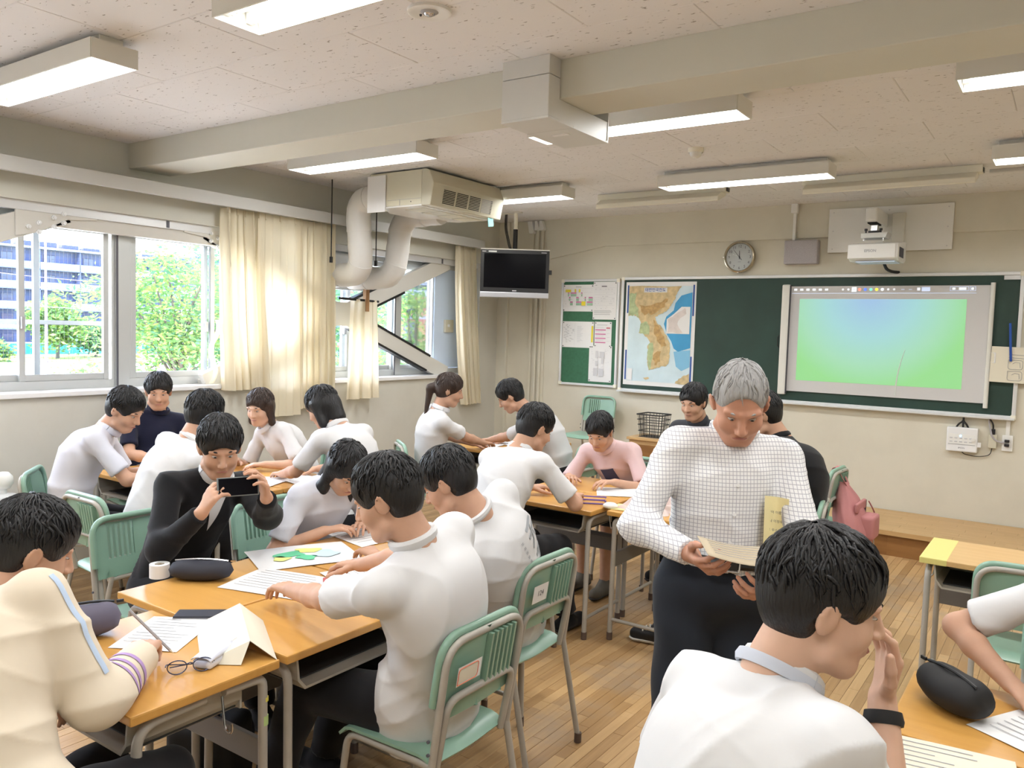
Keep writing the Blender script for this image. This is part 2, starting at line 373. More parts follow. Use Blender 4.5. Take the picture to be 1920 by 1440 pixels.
# ------------------------------------------------------------------ windows
def window(n, y0, y1, sashes, posts, wire=False):
    w = struct(empty('window_%d' % n, (-.2, (y0 + y1) / 2, 1.185))); cx, cy, cz = w.location
    def part(name, xa, xb, ya, yb, za, zb, m, par=w):
        return bx(name, xa - cx, xb - cx, ya - cy, yb - cy, za - cz, zb - cz, m, par, bevel=.002, seg=1)
    part('frame', -.25, -.15, y0, y1, 1.185, 1.245, 'sash_alu'); part('frame', -.25, -.15, y0, y1, 2.33, 2.43, 'sash_alu')
    part('frame', -.25, -.15, y0, y0 + .045, 1.245, 2.33, 'sash_alu'); part('frame', -.25, -.15, y1 - .045, y1, 1.245, 2.33, 'sash_alu')
    for k, (a, b, x) in enumerate(sashes):     # each sliding sash: four rails and its pane
        sh = bpy.data.objects.new('sash', None); COL.objects.link(sh); sh.parent = w
        def sp(name, *q, m='sash_alu'): return bx(name, q[0] - cx, q[1] - cx, q[2] - cy, q[3] - cy, q[4] - cz, q[5] - cz, m, sh, bevel=.0015, seg=1)
        sp('stile', x - .015, x + .015, a, a + .038, 1.245, 2.33); sp('stile', x - .015, x + .015, b - .038, b, 1.245, 2.33)
        sp('rail', x - .014, x + .014, a + .0385, b - .0385, 1.246, 1.29); sp('rail', x - .014, x + .014, a + .0385, b - .0385, 2.285, 2.329)
        sp('pane', x - .003, x + .003, a + .038, b - .038, 1.29, 2.285, m='pane_glass')
        if k == 1: sp('latch', x + .015, x + .04, a + .008, a + .03, 1.60, 1.68, m='silver')
    for p in posts: part('post', -.149, -.135, p - .05, p + .05, 1.187, 2.42, 'sash_alu'); part('post_gap', -.135, -.131, p - .052, p - .035, 1.19, 2.36, 'sash_dark')
    return w
window(1, -8.6, -6.3, [(-8.55, -7.45, -.21), (-7.5, -6.35, -.18)], [])
w2 = window(2, -6.25, -4.52, [(-6.20, -5.04, -.215), (-5.19, -4.58, -.18)], [])
w3 = window(3, -4.46, -2.80, [(-4.41, -3.70, -.18), (-3.78, -2.85, -.215)], [-4.46 - .03])
w4 = window(4, -2.78, -.36, [(-2.73, -2.20, -.18), (-2.27, -1.58, -.215), (-1.62, -.95, -.18), (-1.0, -.41, -.215)], [-1.56])
# mid rail seen through the left windows (lower guard outside) and the wire guard
g = MB()
for y in np.arange(-6.2, -4.55, .0285): g.bb(-.297, -.2955, y, y + .0016, 1.2, 2.42)
for z in np.arange(1.2, 2.42, .0285): g.bb(-.2955, -.294, -6.2, -4.55, z, z + .0016)
og = g.build('wire_guard', 'sash_dark'); tag(og, 'fine square wire guard outside the left window', 'wire guard'); og['kind'] = 'stuff'
rl = MB().bb(-.32, -.29, -6.25, -4.5, 1.63, 1.66).bb(-.32, -.29, -6.25, -6.22, 1.19, 2.43).bb(-.32, -.29, -4.53, -4.50, 1.19, 2.43).build('guard_rail', 'sash_alu'); tag(rl, 'grey metal guard rail outside the left window', 'rail')
# frosted panel in the last window with a small beige box on it
fp = bx('frosted_panel', -.165, -.15, -.97, -.42, 1.25, 2.33, 'frosted'); tag(fp, 'pale blue frosted panel in the window nearest the front wall', 'panel')
e = empty('wall_switch', (-.15, -.74, 1.73)); tag(e, 'small beige switch box on the frosted window panel', 'switch'); bx('body', 0, .03, -.07, .07, -.09, .05, 'ac_cream', e, bevel=.004); bx('button', .03, .036, -.03, .0, -.03, .0, 'white_gloss', e)

# ------------------------------------------------------------------ seismic steel bracing
def beamseg(mb, p, q, wid, x0, x1):
    p = Vector((0, *p)); q = Vector((0, *q)); d = (q - p).normalized(); n = Vector((0, -d.z, d.y)) * wid / 2
    pts = [p + n, q + n, q - n, p - n]; return mb.add([Vector((x, v.y, v.z)) for x in (x0, x1) for v in pts], [(0, 1, 2, 3), (7, 6, 5, 4), (0, 4, 5, 1), (1, 5, 6, 2), (2, 6, 7, 3), (3, 7, 4, 0)])
def brace(label, yl, yr, yn, right):
    e = empty('seismic_brace', (-.08, yn, 1.185)); tag(e, label, 'steel brace'); off = Vector((.08, -yn, -1.185))
    def put(name, mb, m, **k):
        o = mb.build(name, m, e, **k); o.location = off; return o
    N_ = (yn, 1.79)
    TL, TR, BL, BR = (yl, 2.40), (yr, 2.40), (yl, 1.19), (yr, 1.19)
    ARMS = (TL, TR, BL, BR) if right else (TL, TR, BL)
    for a in ARMS: put('diagonal', beamseg(MB(), N_, a, .16, -.11, -.05), 'steel_paint', bevel=.003, seg=1)
    # web behind the flange
    for a in ARMS: put('web', beamseg(MB(), N_, a, .06, -.15, -.11), 'steel_paint')
    # black rubber edging on the diagonals
    for a in ARMS:
        d = (Vector(a) - Vector(N_)).normalized(); n = Vector((-d.y, d.x)); up = 1 if a[1] > 1.8 else -1
        for s_ in (-1, 1):
            p = Vector(N_) + d * .17 + n * .082 * s_; L_ = .72 if (a in (TR,)) else (Vector(a) - Vector(N_)).length - .5
            q = Vector(N_) + d * (.17 + max(.5, L_)) + n * .082 * s_
            put('edge_guard', beamseg(MB(), tuple(p), tuple(q), .022, -.115, -.043), 'rubber_black')
    put('node_plate', MB().prism([(yn - .24, 1.79), (yn - .12, 1.90), (yn + .12, 1.90), (yn + .24, 1.79), (yn + .12, 1.68), (yn - .12, 1.68)], lambda u, v, d: (d, u, v), -.052, -.04), 'steel_paint', bevel=.002, seg=1)
    for sgn, yy in (((1, yl),) if right else ((-1, yr),)):
        put('gusset', MB().prism([(yy - sgn * .20, 2.40), (yy + sgn * .33, 2.40), (yy + sgn * .33, 2.20), (yy + sgn * .20, 2.235), (yy, 2.34), (yy - sgn * .20, 2.36)], lambda u, v, d: (d, u, v), -.05, -.036), 'steel_paint', bevel=.002, seg=1)
        for k in range(2):
            for j in range(4):
                u = yy + sgn * (.03 + .065 * j + (.03 if j > 1 else 0)); v = 2.375 - .036 * j * .9 - k * .06 - (.012 if j > 1 else 0)
                if v > 2.215:
                    c = Vector((-.036, u, v)); b = put('bolt', MB().cyl(c, c + V(.012, 0, 0), .0165, n=6).cyl(c + V(.012, 0, 0), c + V(.028, 0, 0), .010, n=10), 'white_gloss')
    return e
brace('white steel X-brace with black rubber edges in the right-hand windows', -3.86, -.86, -2.42, True)
brace('white steel diagonal brace at the left edge of the windows', -7.95, -4.93, -6.45, False)
hb = struct(bx('trim_3', -.12, -.05, -5.0, -3.75, 2.285, 2.385, 'steel_paint', bevel=.004)); hb['label'] = 'white painted horizontal steel member between the braces'
# ------------------------------------------------------------------ ceiling lights
def fixture():
    e = empty('ceiling_light'); L_, Wd = 1.25, .21
    MB().bb(-.60, .60, -.055, .055, .085, .118).build('mount', 'enamel', e, bevel=.003, seg=1)
    h = MB().bb(-L_ / 2, L_ / 2, -Wd / 2, Wd / 2, .078, .085)
    for s in (-1, 1):
        h.bb(-L_ / 2, L_ / 2, s * Wd / 2 - .004, s * Wd / 2 + .004, 0, .085); h.bb(s * L_ / 2 - .004, s * L_ / 2 + .004, -Wd / 2, Wd / 2, 0, .085)
    h.build('housing', 'enamel', e)
    # white trough reflector with a ridge between the two tubes
    MB().prism([(-.10, .018), (-.085, .072), (-.02, .072), (0, .045), (.02, .072), (.085, .072), (.10, .018), (.10, .076), (-.10, .076)], lambda u, v, d: (d, u, v), -L_ / 2 + .006, L_ / 2 - .006).build('reflector', 'reflector', e)
    for s in (-1, 1):
        MB().tube([(-.595, s * .052, .040), (.595, s * .052, .040)], .0145, 12).build('tube', 'tube_glow', e, smooth=True)
        for q in (-1, 1): MB().bb(q * .605 - .012, q * .605 + .012, s * .052 - .016, s * .052 + .016, .024, .075).build('socket', 'white_paint', e)
    ld = bpy.data.lights.new('lamp_light', 'AREA'); ld.shape = 'RECTANGLE'; ld.size = 1.18; ld.size_y = .17; ld.energy = LAMP_W; ld.color = (.97, .985, 1.0)
    lo = bpy.data.objects.new('lamp_light', ld); COL.objects.link(lo); lo.parent = e; lo.location = (0, 0, .02)
    return e
FX = fixture(); first = True
COLN = ['window-side', 'middle', 'corridor-side']
ROWN = {-1.87: 'front', -3.66: 'second', -5.76: 'third', -7.7: 'rearmost'}
spec = {(0, -5.76): 'white twin-tube ceiling light at the upper left above the window beam', (1, -5.76): 'twin-tube ceiling light cut off by the top edge of the photo', (0, -3.66): 'twin-tube ceiling light just in front of the ventilation unit, beyond the beam',
        (0, -1.87): 'twin-tube ceiling light behind the ventilation unit, above the television', (1, -3.66): 'twin-tube ceiling light emerging beside the metal duct box', (1, -1.87): 'twin-tube ceiling light between the motion sensor and the blackboard lamps',
        (2, -3.66): 'twin-tube ceiling light at the upper right edge, close under the beam', (2, -1.87): 'twin-tube ceiling light at the right edge, near the right blackboard lamp', (2, -5.76): 'twin-tube ceiling light over the right-hand desks, outside the photo'}
for ci, cx in enumerate((1.42, 3.53, 5.74)):
    for ry in (-1.87, -3.66, -5.76, -7.7):
        o = FX if first else copy_tree(FX); first = False
        o.location = (cx, ry, CZ - .118)
        tag(o, spec.get((ci, ry), 'twin-tube ceiling light, %s column, rearmost row behind the camera' % COLN[ci]), 'ceiling light', 'fluorescent ceiling lights')
# blackboard wash lamps: a rail on the ceiling with an asymmetric shade
for k, (x0, x1, lab) in enumerate(((1.98, 3.17, 'long cream blackboard lamp left of the projector, on the ceiling'), (3.78, 5.0, 'long cream blackboard lamp above the projector, on the ceiling'))):
    e = empty('blackboard_lamp', ((x0 + x1) / 2, -1.2, CZ)); tag(e, lab, 'blackboard lamp', 'blackboard lamps'); h = (x1 - x0) / 2
    MB().bb(-h, h, -.05, .05, -.055, 0).build('rail', 'enamel_cream', e, bevel=.006)
    MB().prism([(-.13, -.135), (-.125, -.14), (.05, -.075), (.05, -.055), (-.06, -.055), (-.13, -.10)], lambda u, v, d: (d, u, v), -h + .03, h - .03).build('shade', 'enamel_cream', e, bevel=.003, seg=1)
    MB().bb(h - .004, h + .006, -.03, .03, -.05, -.02).build('end_cap', 'black_plastic', e)
e = MB().bb(5.02, RX, -1.02, -.99, CZ - .022, CZ).build('ceiling_conduit', 'alu', bevel=.002, seg=1); tag(e, 'thin metal conduit on the ceiling right of the blackboard lamp', 'conduit')

# ------------------------------------------------------------------ downlight, sensor
e = empty('emergency_downlight', (3.443, -5.268, CZ)); tag(e, 'round recessed emergency downlight in the ceiling tiles', 'downlight')
MB().lathe([(.0, -.004), (.06, -.006), (.078, -.012), (.086, -.010), (.088, 0)], lambda x, y, h: (x, y, h), 40).build('ring', 'white_paint', e, smooth=60)
MB().lathe([(.0, -.022), (.014, -.02), (.022, -.012), (.024, -.004)], lambda x, y, h: (x, y, h), 24).build('lens', 'chrome', e, smooth=60)
MB().lathe([(.024, -.014), (.036, -.006)], lambda x, y, h: (x, y, h), 24).build('bezel', 'print_grey', e)
MB().lathe([(0, -.014), (.004, -.012), (.006, -.004)], lambda x, y, h: (x - .045, y, h), 10).build('indicator', 'print_dark', e)
e = empty('motion_sensor', (3.452, -2.576, CZ)); tag(e, 'small white dome sensor on the ceiling', 'sensor')
MB().lathe([(0.052, 0), (.052, -.02), (.046, -.03)], lambda x, y, h: (x, y, h), 28).build('base', 'enamel_cream', e, smooth=50)
MB().lathe([(.042, -.028), (.036, -.05), (.02, -.062), (0, -.066)], lambda x, y, h: (x, y, h), 28).build('dome', 'white_paint', e, smooth=60)

# ------------------------------------------------------------------ metal duct box wrapping under the beam
e = empty('duct_box', (3.46, -4.33, CZ)); tag(e, 'galvanised sheet metal duct box stepping under the ceiling beam', 'duct box')
def ep(name, x0, x1, y0, y1, z0, z1, m, **k): return bx(name, x0 - 3.46, x1 - 3.46, y0 + 4.33, y1 + 4.33, z0 - CZ, z1 - CZ, m, e, **k)
ep('upper_panel', 3.335, 3.595, -4.62, -4.525, 2.842, CZ, 'box_metal', bevel=.002, seg=1)
ep('lower_panel', 3.335, 3.595, -4.62, -4.525, 2.655, 2.839, 'box_metal', bevel=.002, seg=1)
ep('bottom_panel', 3.335, 3.595, -4.62, -4.40, 2.645, 2.655, 'box_metal'); ep('bottom_panel', 3.335, 3.595, -4.397, -4.05, 2.645, 2.655, 'box_metal')
ep('body', 3.338, 3.592, -4.525, -4.06, 2.655, 2.748, 'box_metal'); ep('end_flange', 3.335, 3.595, -4.06, -4.05, 2.655, 2.80, 'box_metal')
ep('label_strip', 3.43, 3.52, -4.33, -4.30, 2.642, 2.645, 'paper')

# ------------------------------------------------------------------ ventilation unit and its hoses
e = empty('ventilation_unit', (1.2, -2.47, CZ)); tag(e, 'cream ceiling ventilation unit with a slotted grille', 'ventilation unit')
def vp(name, mb, m, **k):
    o = mb.build(name, m, e, **k); o.location = (-1.2, 2.47, -CZ); return o
vp('body', MB().bb(.80, 1.36, -2.93, -2.01, 2.645, CZ - .012), 'ac_pale', bevel=.004, seg=1)
vp('bottom_panel', MB().prism([(.80, -2.70), (.97, -2.93), (1.36, -2.93), (1.36, -2.01), (1.0, -2.01), (.80, -2.2)], lambda u, v, d: (u, v, d), 2.632, 2.645), 'ac_white', bevel=.002, seg=1)
for j in range(4):
    vp('vent_panel', MB().bb(1.10, 1.30, -2.83 + j * .2, -2.66 + j * .2, 2.629, 2.633), 'ac_pale')
prof = [(1.362, 2.636), (1.452, 2.632), (1.485, 2.80), (1.44, 2.90), (1.40, CZ - .01), (1.362, CZ - .01)]
vp('front_cover', MB().prism(prof, lambda u, v, d: (u, d, v), -2.935, -2.005), 'ac_cream', bevel=.004, seg=1)
# grille: four groups of nine dark slots with proud louvres on the slanted face
dz = Vector((.033, 0, .168)).normalized(); nr = Vector((.168, 0, -.033)).normalized()
for g in range(4):
    for j in range(9):
        y0 = -2.80 + g * .165; p = Vector((1.452, 0, 2.632)) + dz * (.033 + .0125 * j)
        a = p + nr * .0012; s_ = MB(); w_ = .0034
        s_.add([a + V(0, y0, 0) - dz * w_, a + V(0, y0 + .145, 0) - dz * w_, a + V(0, y0 + .145, 0) + dz * w_, a + V(0, y0, 0) + dz * w_], [(0, 1, 2, 3)])
        vp('slot', s_, 'slot_black' if g < 3 else 'print_grey')
        if g == 3:
            s2 = MB(); b = a + nr * .001; s2.add([b + V(0, y0 + .12, 0) - dz * w_, b + V(0, y0 + .145, 0) - dz * w_, b + V(0, y0 + .145, 0) + dz * w_ * .5, b + V(0, y0 + .12, 0) + dz * w_ * .2], [(0, 1, 2, 3)]); vp('slot', s2, 'slot_black')
    for j in range(10):
        p = Vector((1.452, 0, 2.632)) + dz * (.0268 + .0125 * j) + nr * .002
        vp('louvre', MB().box(p + V(0, -2.80 + g * .165 + .0725, 0), (.004, .147, .0045), R=Matrix.Rotation(-math.atan2(.033, .168) * -1, 3, 'Y')), 'ac_cream')
vp('side_seam', MB().bb(1.0, 1.355, -2.9325, -2.929, 2.690, 2.692).bb(1.13, 1.132, -2.9325, -2.929, 2.646, 2.69), 'print_grey')
vp('screw', MB().cyl((1.25, -2.93, 2.67), (1.25, -2.934, 2.67), .004, n=8), 'print_dark')
o = MB().bb(.785, .985, -2.942, -2.936, 2.605, CZ - .03).build('notice_sheet', 'paper'); tag(o, 'blank white sheet taped to the side of the ventilation unit', 'paper sheet')
o = MB().box((1.44, -2.13, 2.60), (.004, .075, .075), Matrix.Rotation(.15, 3, 'X')).build('sticky_note', 'teal_note'); tag(o, 'turquoise sticky note under the ventilation unit', 'sticky note')
def hose(lab, pts, r):
    e = empty('ventilation_hose', pts[0]); tag(e, lab, 'hose'); O = Vector(pts[0])
    P_ = rounded(pts, .17, 7); fine = []
    for a, b in zip(P_[:-1], P_[1:]):
        k = max(1, int((b - a).length / .025))
        fine += [a.lerp(b, t / k) - O for t in range(k)]
    fine.append(P_[-1] - O); rs = [r * (1 + .02 * math.sin(i * .9) + .012 * math.sin(i * 2.3)) for i in range(len(fine))]
    MB().tube(fine, rs, 22).build('hose_body', 'duct_wrap', e, smooth=60)
    for q in (.16, .38, .6, .85):
        i = int(q * (len(fine) - 2)); MB().tube([fine[i], fine[i] + (fine[i + 1] - fine[i]).normalized() * .022], r * 1.035, 22).build('band', 'duct_wrap', e, smooth=60)
    return e
hose('fat white insulated hose nearer the large curtain, bending from the ventilation unit to the window', [(.80, -2.74, 2.765), (.44, -2.72, 2.765), (.47, -2.68, 2.14), (-.06, -2.55, 2.13)], .105)
hose('fat white insulated hose nearer the television, bending from under the ventilation unit to the window', [(.95, -2.2, 2.70), (.50, -2.22, 2.68), (.45, -2.25, 2.13), (-.06, -2.30, 2.13)], .105)
o = bx('vent_board', -.135, -.10, -2.78, -2.0, 2.02, 2.36, 'alu_frame'); tag(o, 'aluminium board in the window where the two hoses end', 'board')
for y, x, lab in ((-2.72, .30, 'thin black hanger rod left of the hoses'), (-2.30, .42, 'thin black hanger rod between the hoses')):
    o = MB().cyl((x, y - .16, 2.22), (x, y - .16, CZ), .005, n=8).cyl((x, y - .16, 2.22), (x, y - .16, 2.27), .014, n=8).build('hanger_rod', 'cable_black'); tag(o, lab, 'rod')
e = empty('curtain_pole', (.1, -2.23, 1.9)); tag(e, 'short wooden post with a black rod that holds up the small curtain', 'pole')
bx('post', -.02, .02, -.045, .0, -.08, .2, 'wood_post', e); MB().cyl((0, -.36, .03), (0, .14, .02), .011, n=10).build('rod', 'cable_black', e)

# ------------------------------------------------------------------ curtains
def curtain(lab, y0, y1, zt, zb, x, folds, amp, flare=0.0, gather=0.0, side=0, lean=0.0, seed=0, tabs=True):
    rng = np.random.RandomState(seed); ph = rng.rand(8) * 6.28
    e = empty('curtain', (x, (y0 + y1) / 2, zb)); tag(e, lab, 'curtain', 'cream curtains'); H_ = zt - zb; W_ = y1 - y0
    def fn(u, v):   # u across, v from bottom 0 to top 1
        w = W_ * (1 + flare * (1 - v)); k = (u - .5)
        a = amp * (1.25 - .55 * v) * (1 + .4 * math.sin(5 * u + ph[0]))
        yy = k * w + lean * (1 - v) ** 1.5 + gather * math.sin(PI * v) * (-k) + .012 * math.sin(u * folds * 12.56 + ph[3])
        xx = a * math.sin(2 * PI * folds * u + ph[1] + .5 * math.sin(3 * v + ph[4])) + .35 * a * math.sin(4.7 * PI * folds * u + ph[2]) + side * .03 * (1 - v)
        return Vector((xx, yy, v * H_))
    MB().grid(fn, max(40, int(folds * 14)), 22).build('cloth', 'curtain', e, smooth=180)
    if tabs:
        n = max(3, int(folds * .9))
        for i in range(n):
            u = (i + .5) / n; p = fn(u, .985); MB().box((p.x, p.y, H_ * .985), (.03, .018, .05)).build('pleat', 'curtain', e, bevel=.004, seg=1)
    return e
curtain('wide cream curtain bunched at its left edge beside the left window', -3.82, -3.44, 2.575, 1.14, .085, 5, .045, flare=.1, lean=.06, seed=1)
curtain('flat cream curtain panel hanging in the middle between the windows', -3.50, -3.05, 2.575, .90, .11, 3, .012, flare=.05, seed=2)
curtain('tightly gathered cream curtain edge beside the white hoses', -3.08, -2.66, 2.575, .95, .085, 6, .05, flare=-.08, seed=3)
curtain('short small cream curtain hung from the wooden post below the hoses', -2.43, -2.10, 1.93, 1.0, .10, 3, .02, flare=.28, seed=4, tabs=False)
curtain('cream curtain gathered beside the television near the front corner', -.90, -.55, 2.575, .85, .085, 5, .03, flare=.0, lean=.16, gather=.0, seed=5)
o = MB().grid(lambda u, v: V(.05 + .02 * math.sin(6 * u), -3.86 + .05 * u - .04 * (1 - v) + .03 * math.sin(9 * v), 1.2 + .5 * v), 6, 14).build('curtain_tie', 'curtain', smooth=180); tag(o, 'loose cream tie band hanging at the left edge of the curtains', 'tie band')

# ------------------------------------------------------------------ television on ceiling pole
tc = V(.735, -.735, 2.275); toc = V(5.61 - .735, -7.745 + .735, 0).normalized(); ang = math.atan2(toc.y, toc.x) + PI / 2 + .03
e = empty('television', tc, ang); tag(e, 'black flat television hanging from a ceiling pole in the corner', 'television')
# local: x right as seen from the front is +x, front faces -y
tw, th = .715, .50
MB().bb(-tw / 2, tw / 2, -.045, .035, -th / 2 + .055, th / 2).build('cabinet', 'black_plastic', e, bevel=.006)
MB().bb(-tw / 2 - .002, tw / 2 + .002, -.052, .03, -th / 2, -th / 2 + .055).build('speaker_bar', 'silver', e, bevel=.006)
MB().bb(-tw / 2 - .001, tw / 2 + .001, -.048, .03, th / 2 - .008, th / 2 + .004).build('top_trim', 'enamel', e, bevel=.002, seg=1)
MB().bb(-tw / 2 + .035, tw / 2 - .035, -.047, -.044, -th / 2 + .10, th / 2 - .045).build('screen', 'tv_screen', e)
MB().bb(-tw / 2 + .015, -tw / 2 + .055, -.0475, -.0455, th / 2 - .032, th / 2 - .024).build('badge', 'print_light', e)
MB().bb(-tw / 2 + .08, -tw / 2 + .165, -.0475, -.0455, th / 2 - .036, th / 2 - .02).build('sticker', 'paper', e)
MB().bb(tw / 2 - .085, tw / 2 - .03, -.0475, -.0455, th / 2 - .032, th / 2 - .026).build('badge', 'print_light', e)
MB().bb(-.022, .022, -.0475, -.0455, -th / 2 + .066, -th / 2 + .076).build('badge', 'print_light', e)
MB().bb(tw / 2, tw / 2 + .03, -.02, .02, .0, .045).build('side_port', 'black_plastic', e)
MB().bb(-.12, .12, .035, .09, -.12, .12).build('bracket', 'black_plastic', e, bevel=.004)
MB().cyl((0, .09, -.1), (0, .09, .47), .024, n=20).build('pole', 'cable_black', e, smooth=True)
MB().cyl((0, .09, .46), (0, .09, CZ - tc.z), .021, n=20).cyl((0, .09, .475), (0, .09, .482), .024, n=20).build('upper_pole', 'enamel_cream', e, smooth=True)
MB().cyl((0, .09, CZ - tc.z - .012), (0, .09, CZ - tc.z), .07, n=24).build('ceiling_flange', 'enamel', e)
for k in range(3):
    o = MB().tube(rounded([(.50 + k * .012, -.60, CZ), (.50 + k * .012, -.61, 2.78), (.60 + k * .01, -.66, 2.55 + k * .01), (.68, -.68, 2.46)], .1), .0045, 6).build('television_cable', 'cable_black', smooth=True); tag(o, '%s thin dark cable from the ceiling to the television' % ('left', 'middle', 'right')[k], 'cable', 'television cables')
o = bx('cable_plate', .43, .58, -.65, -.56, CZ - .008, CZ, 'enamel_cream'); tag(o, 'small cream ceiling plate where the television cables come out', 'plate')

# ------------------------------------------------------------------ conduits in the front corner
for k, (x, zz, lab) in enumerate(((.49, 2.80, 'cream conduit with a chunky cap, left of three beside the corner'), (.56, 2.83, 'cream conduit, middle of three beside the corner'), (.62, 2.83, 'cream conduit, right of three beside the corner'))):
    e = empty('wall_conduit', (x, -.03, 0)); tag(e, lab, 'conduit', 'corner conduits')
    MB().bb(-.013, .013, -.012, .018, 0, zz).build('pipe', 'plaster', e, bevel=.004)
    MB().prism([(-.036, zz - .02), (.02, zz - .02), (.03, zz), (.0, CZ - .01), (-.06 if k == 0 else -.03, CZ - .01)], lambda u, v, d: (u, d, v), -.04, .018).build('cap', 'white_paint', e, bevel=.003, seg=1)
o = MB().bb(.14, .17, -.05, -.012, 0, CZ).build('wall_conduit', 'plaster', bevel=.004); tag(o, 'single cream conduit close to the window corner', 'conduit')

# ------------------------------------------------------------------ bulletin board and papers
def framed(name, lab, cat, x0, x1, z0, z1, fw, m, y=-.004, d=.028):
    e = empty(name, ((x0 + x1) / 2, 0, z0)); tag(e, lab, cat); cx = (x0 + x1) / 2
    bx('panel', x0 - cx + .004, x1 - cx - .004, -.016, y, .004, z1 - z0 - .004, m, e)
    bx('frame', x0 - cx, x1 - cx, -d, 0, 0, fw, 'alu_frame', e, bevel=.005); bx('frame', x0 - cx, x1 - cx, -d, 0, z1 - z0 - fw, z1 - z0, 'alu_frame', e, bevel=.005)
    bx('frame', x0 - cx, x0 - cx + fw, -d, 0, fw, z1 - z0 - fw, 'alu_frame', e, bevel=.005); bx('frame', x1 - cx - fw, x1 - cx, -d, 0, fw, z1 - z0 - fw, 'alu_frame', e, bevel=.005)
    for a in (x0 - cx, x1 - cx - .034):
        for b in (0, z1 - z0 - .034): bx('corner_cap', a - .003, a + .037, -d - .003, 0, b - .003, b + .037, 'enamel_cream', e, bevel=.008)
    return e
framed('bulletin_board', 'narrow green pinboard with an aluminium frame left of the blackboard', 'bulletin board', .882, 1.600, 1.102, 2.262, .026, 'pin_green')
bb_ = framed('blackboard', 'long green blackboard with an aluminium frame on the front wall', 'blackboard', 1.625, 5.235, 1.077, 2.277, .030, 'chalk_green', d=.03)
bx('chalk_tray', -1.80, 1.80, -.075, -.02, -.005, .012, 'alu_frame', bb_, bevel=.004)
bx('label_plate', 1.66, 1.775, -.034, -.03, 1.135, 1.168, 'alu', bb_)
def sheet(lab, x0, x1, z0, z1, y=-.019, m='paper', rot=0, pins=True):
    e = empty('pinned_paper', ((x0 + x1) / 2, y, (z0 + z1) / 2)); e.rotation_euler = (0, rot, 0); tag(e, lab, 'paper'); w, h = (x1 - x0) / 2, (z1 - z0) / 2
    MB().grid(lambda u, v: V((u - .5) * 2 * w, -.001 - .004 * math.sin(PI * v) * (u - .5) ** 2, (v - .5) * 2 * h), 5, 7).build('sheet', m, e)
    if pins:
        for a in (-1, 1):
            for b in (-1, 1): MB().cyl((a * (w - .014), -.002, b * (h - .014)), (a * (w - .014), -.010, b * (h - .014)), .0055, n=8).build('pin', 'print_dark', e)
    def pr(x, z, ww, hh, mm):   # printed block, x,z from top-left in 0..1
        MB().bb(-w + x * 2 * w, -w + (x + ww) * 2 * w, -.0066, -.0062, h - (z + hh) * 2 * h, h - z * 2 * h).build('print', mm, e)
    return e, pr
R_ = random.Random(3)
e, pr = sheet('landscape timetable with pink and yellow cells, upper left of the pinboard', .905, 1.287, 1.912, 2.203)
pr(.42, .07, .18, .025, 'print_grey'); pr(.08, .18, .18, .10, 'print_yellow'); pr(.38, .17, .05, .11, 'print_yellow'); pr(.52, .17, .05, .11, 'print_yellow'); pr(.62, .62, .13, .16, 'print_yellow')
for x, z, w_ in ((.16, .29, .04), (.26, .29, .18), (.60, .29, .04), (.20, .46, .05), (.44, .46, .08), (.72, .46, .04), (.85, .46, .13), (.24, .63, .09), (.44, .63, .17), (.80, .63, .18)):
    pr(x, z, w_, .045, 'print_pink'); pr(x, z + .055, w_, .09, 'print_green')
for z in (.14, .285, .455, .62, .80): pr(.04, z, .92, .006, 'print_light')
for k in range(22): pr(R_.uniform(.05, .92), R_.choice((.22, .34, .37, .51, .54, .68, .71)), .03, .02, 'print_light')
e, pr = sheet('tall white form with faint lines, upper right of the pinboard', 1.287, 1.571, 1.828, 2.232, y=-.024)
pr(.36, .11, .22, .022, 'print_dark'); pr(.08, .085, .08, .015, 'print_grey')
for z in (.16, .22, .27, .34, .42, .47, .53, .62): pr(.05, z, .88, .004, 'print_light')
for k in range(34): pr(R_.uniform(.06, .88), R_.choice((.19, .245, .30, .38, .44, .50, .57, .66, .70)), R_.uniform(.02, .07), .013, 'print_light')
for z in (.76, .79, .82, .86): pr(.06, z, R_.uniform(.6, .85), .010, 'print_grey')
e, pr = sheet('wide open booklet page with a yellow strip, middle left of the pinboard', .909, 1.306, 1.517, 1.802)
pr(.93, .16, .05, .62, 'print_yellow'); pr(.40, .04, .004, .9, 'print_light')
for k in range(40): pr(R_.uniform(.03, .34), .12 + .035 * (k % 20), R_.uniform(.02, .07), .014, 'print_grey')
for k in range(14): pr(.48, .18 + .045 * k, R_.uniform(.08, .2), .014, 'print_light')
e, pr = sheet('small sheet with four magenta bars, middle right of the pinboard', 1.315, 1.522, 1.531, 1.804)
for k in range(4): pr(.05, .30 + .165 * k, .62, .04, 'print_pink'); pr(.05, .22 + .165 * k, .5, .015, 'print_light'); pr(.74, .30 + .15 * k, .18, .012, 'print_light')
pr(.15, .12, .6, .015, 'print_grey'); pr(.70, .22, .22, .045, 'print_red')
e, pr = sheet('tall white table sheet, bottom right of the pinboard', 1.257, 1.536, 1.155, 1.545, y=-.0205)
for x, z, w_, h_ in ((.30, .14, .10, .20), (.48, .16, .20, .18), (.56, .34, .09, .16), (.30, .42, .10, .14), (.22, .62, .18, .22), (.46, .63, .20, .22)): pr(x, z, w_, h_, 'print_light')
for k in range(40): pr(R_.uniform(.1, .85), .10 + .018 * k, .06, .007, 'print_light')

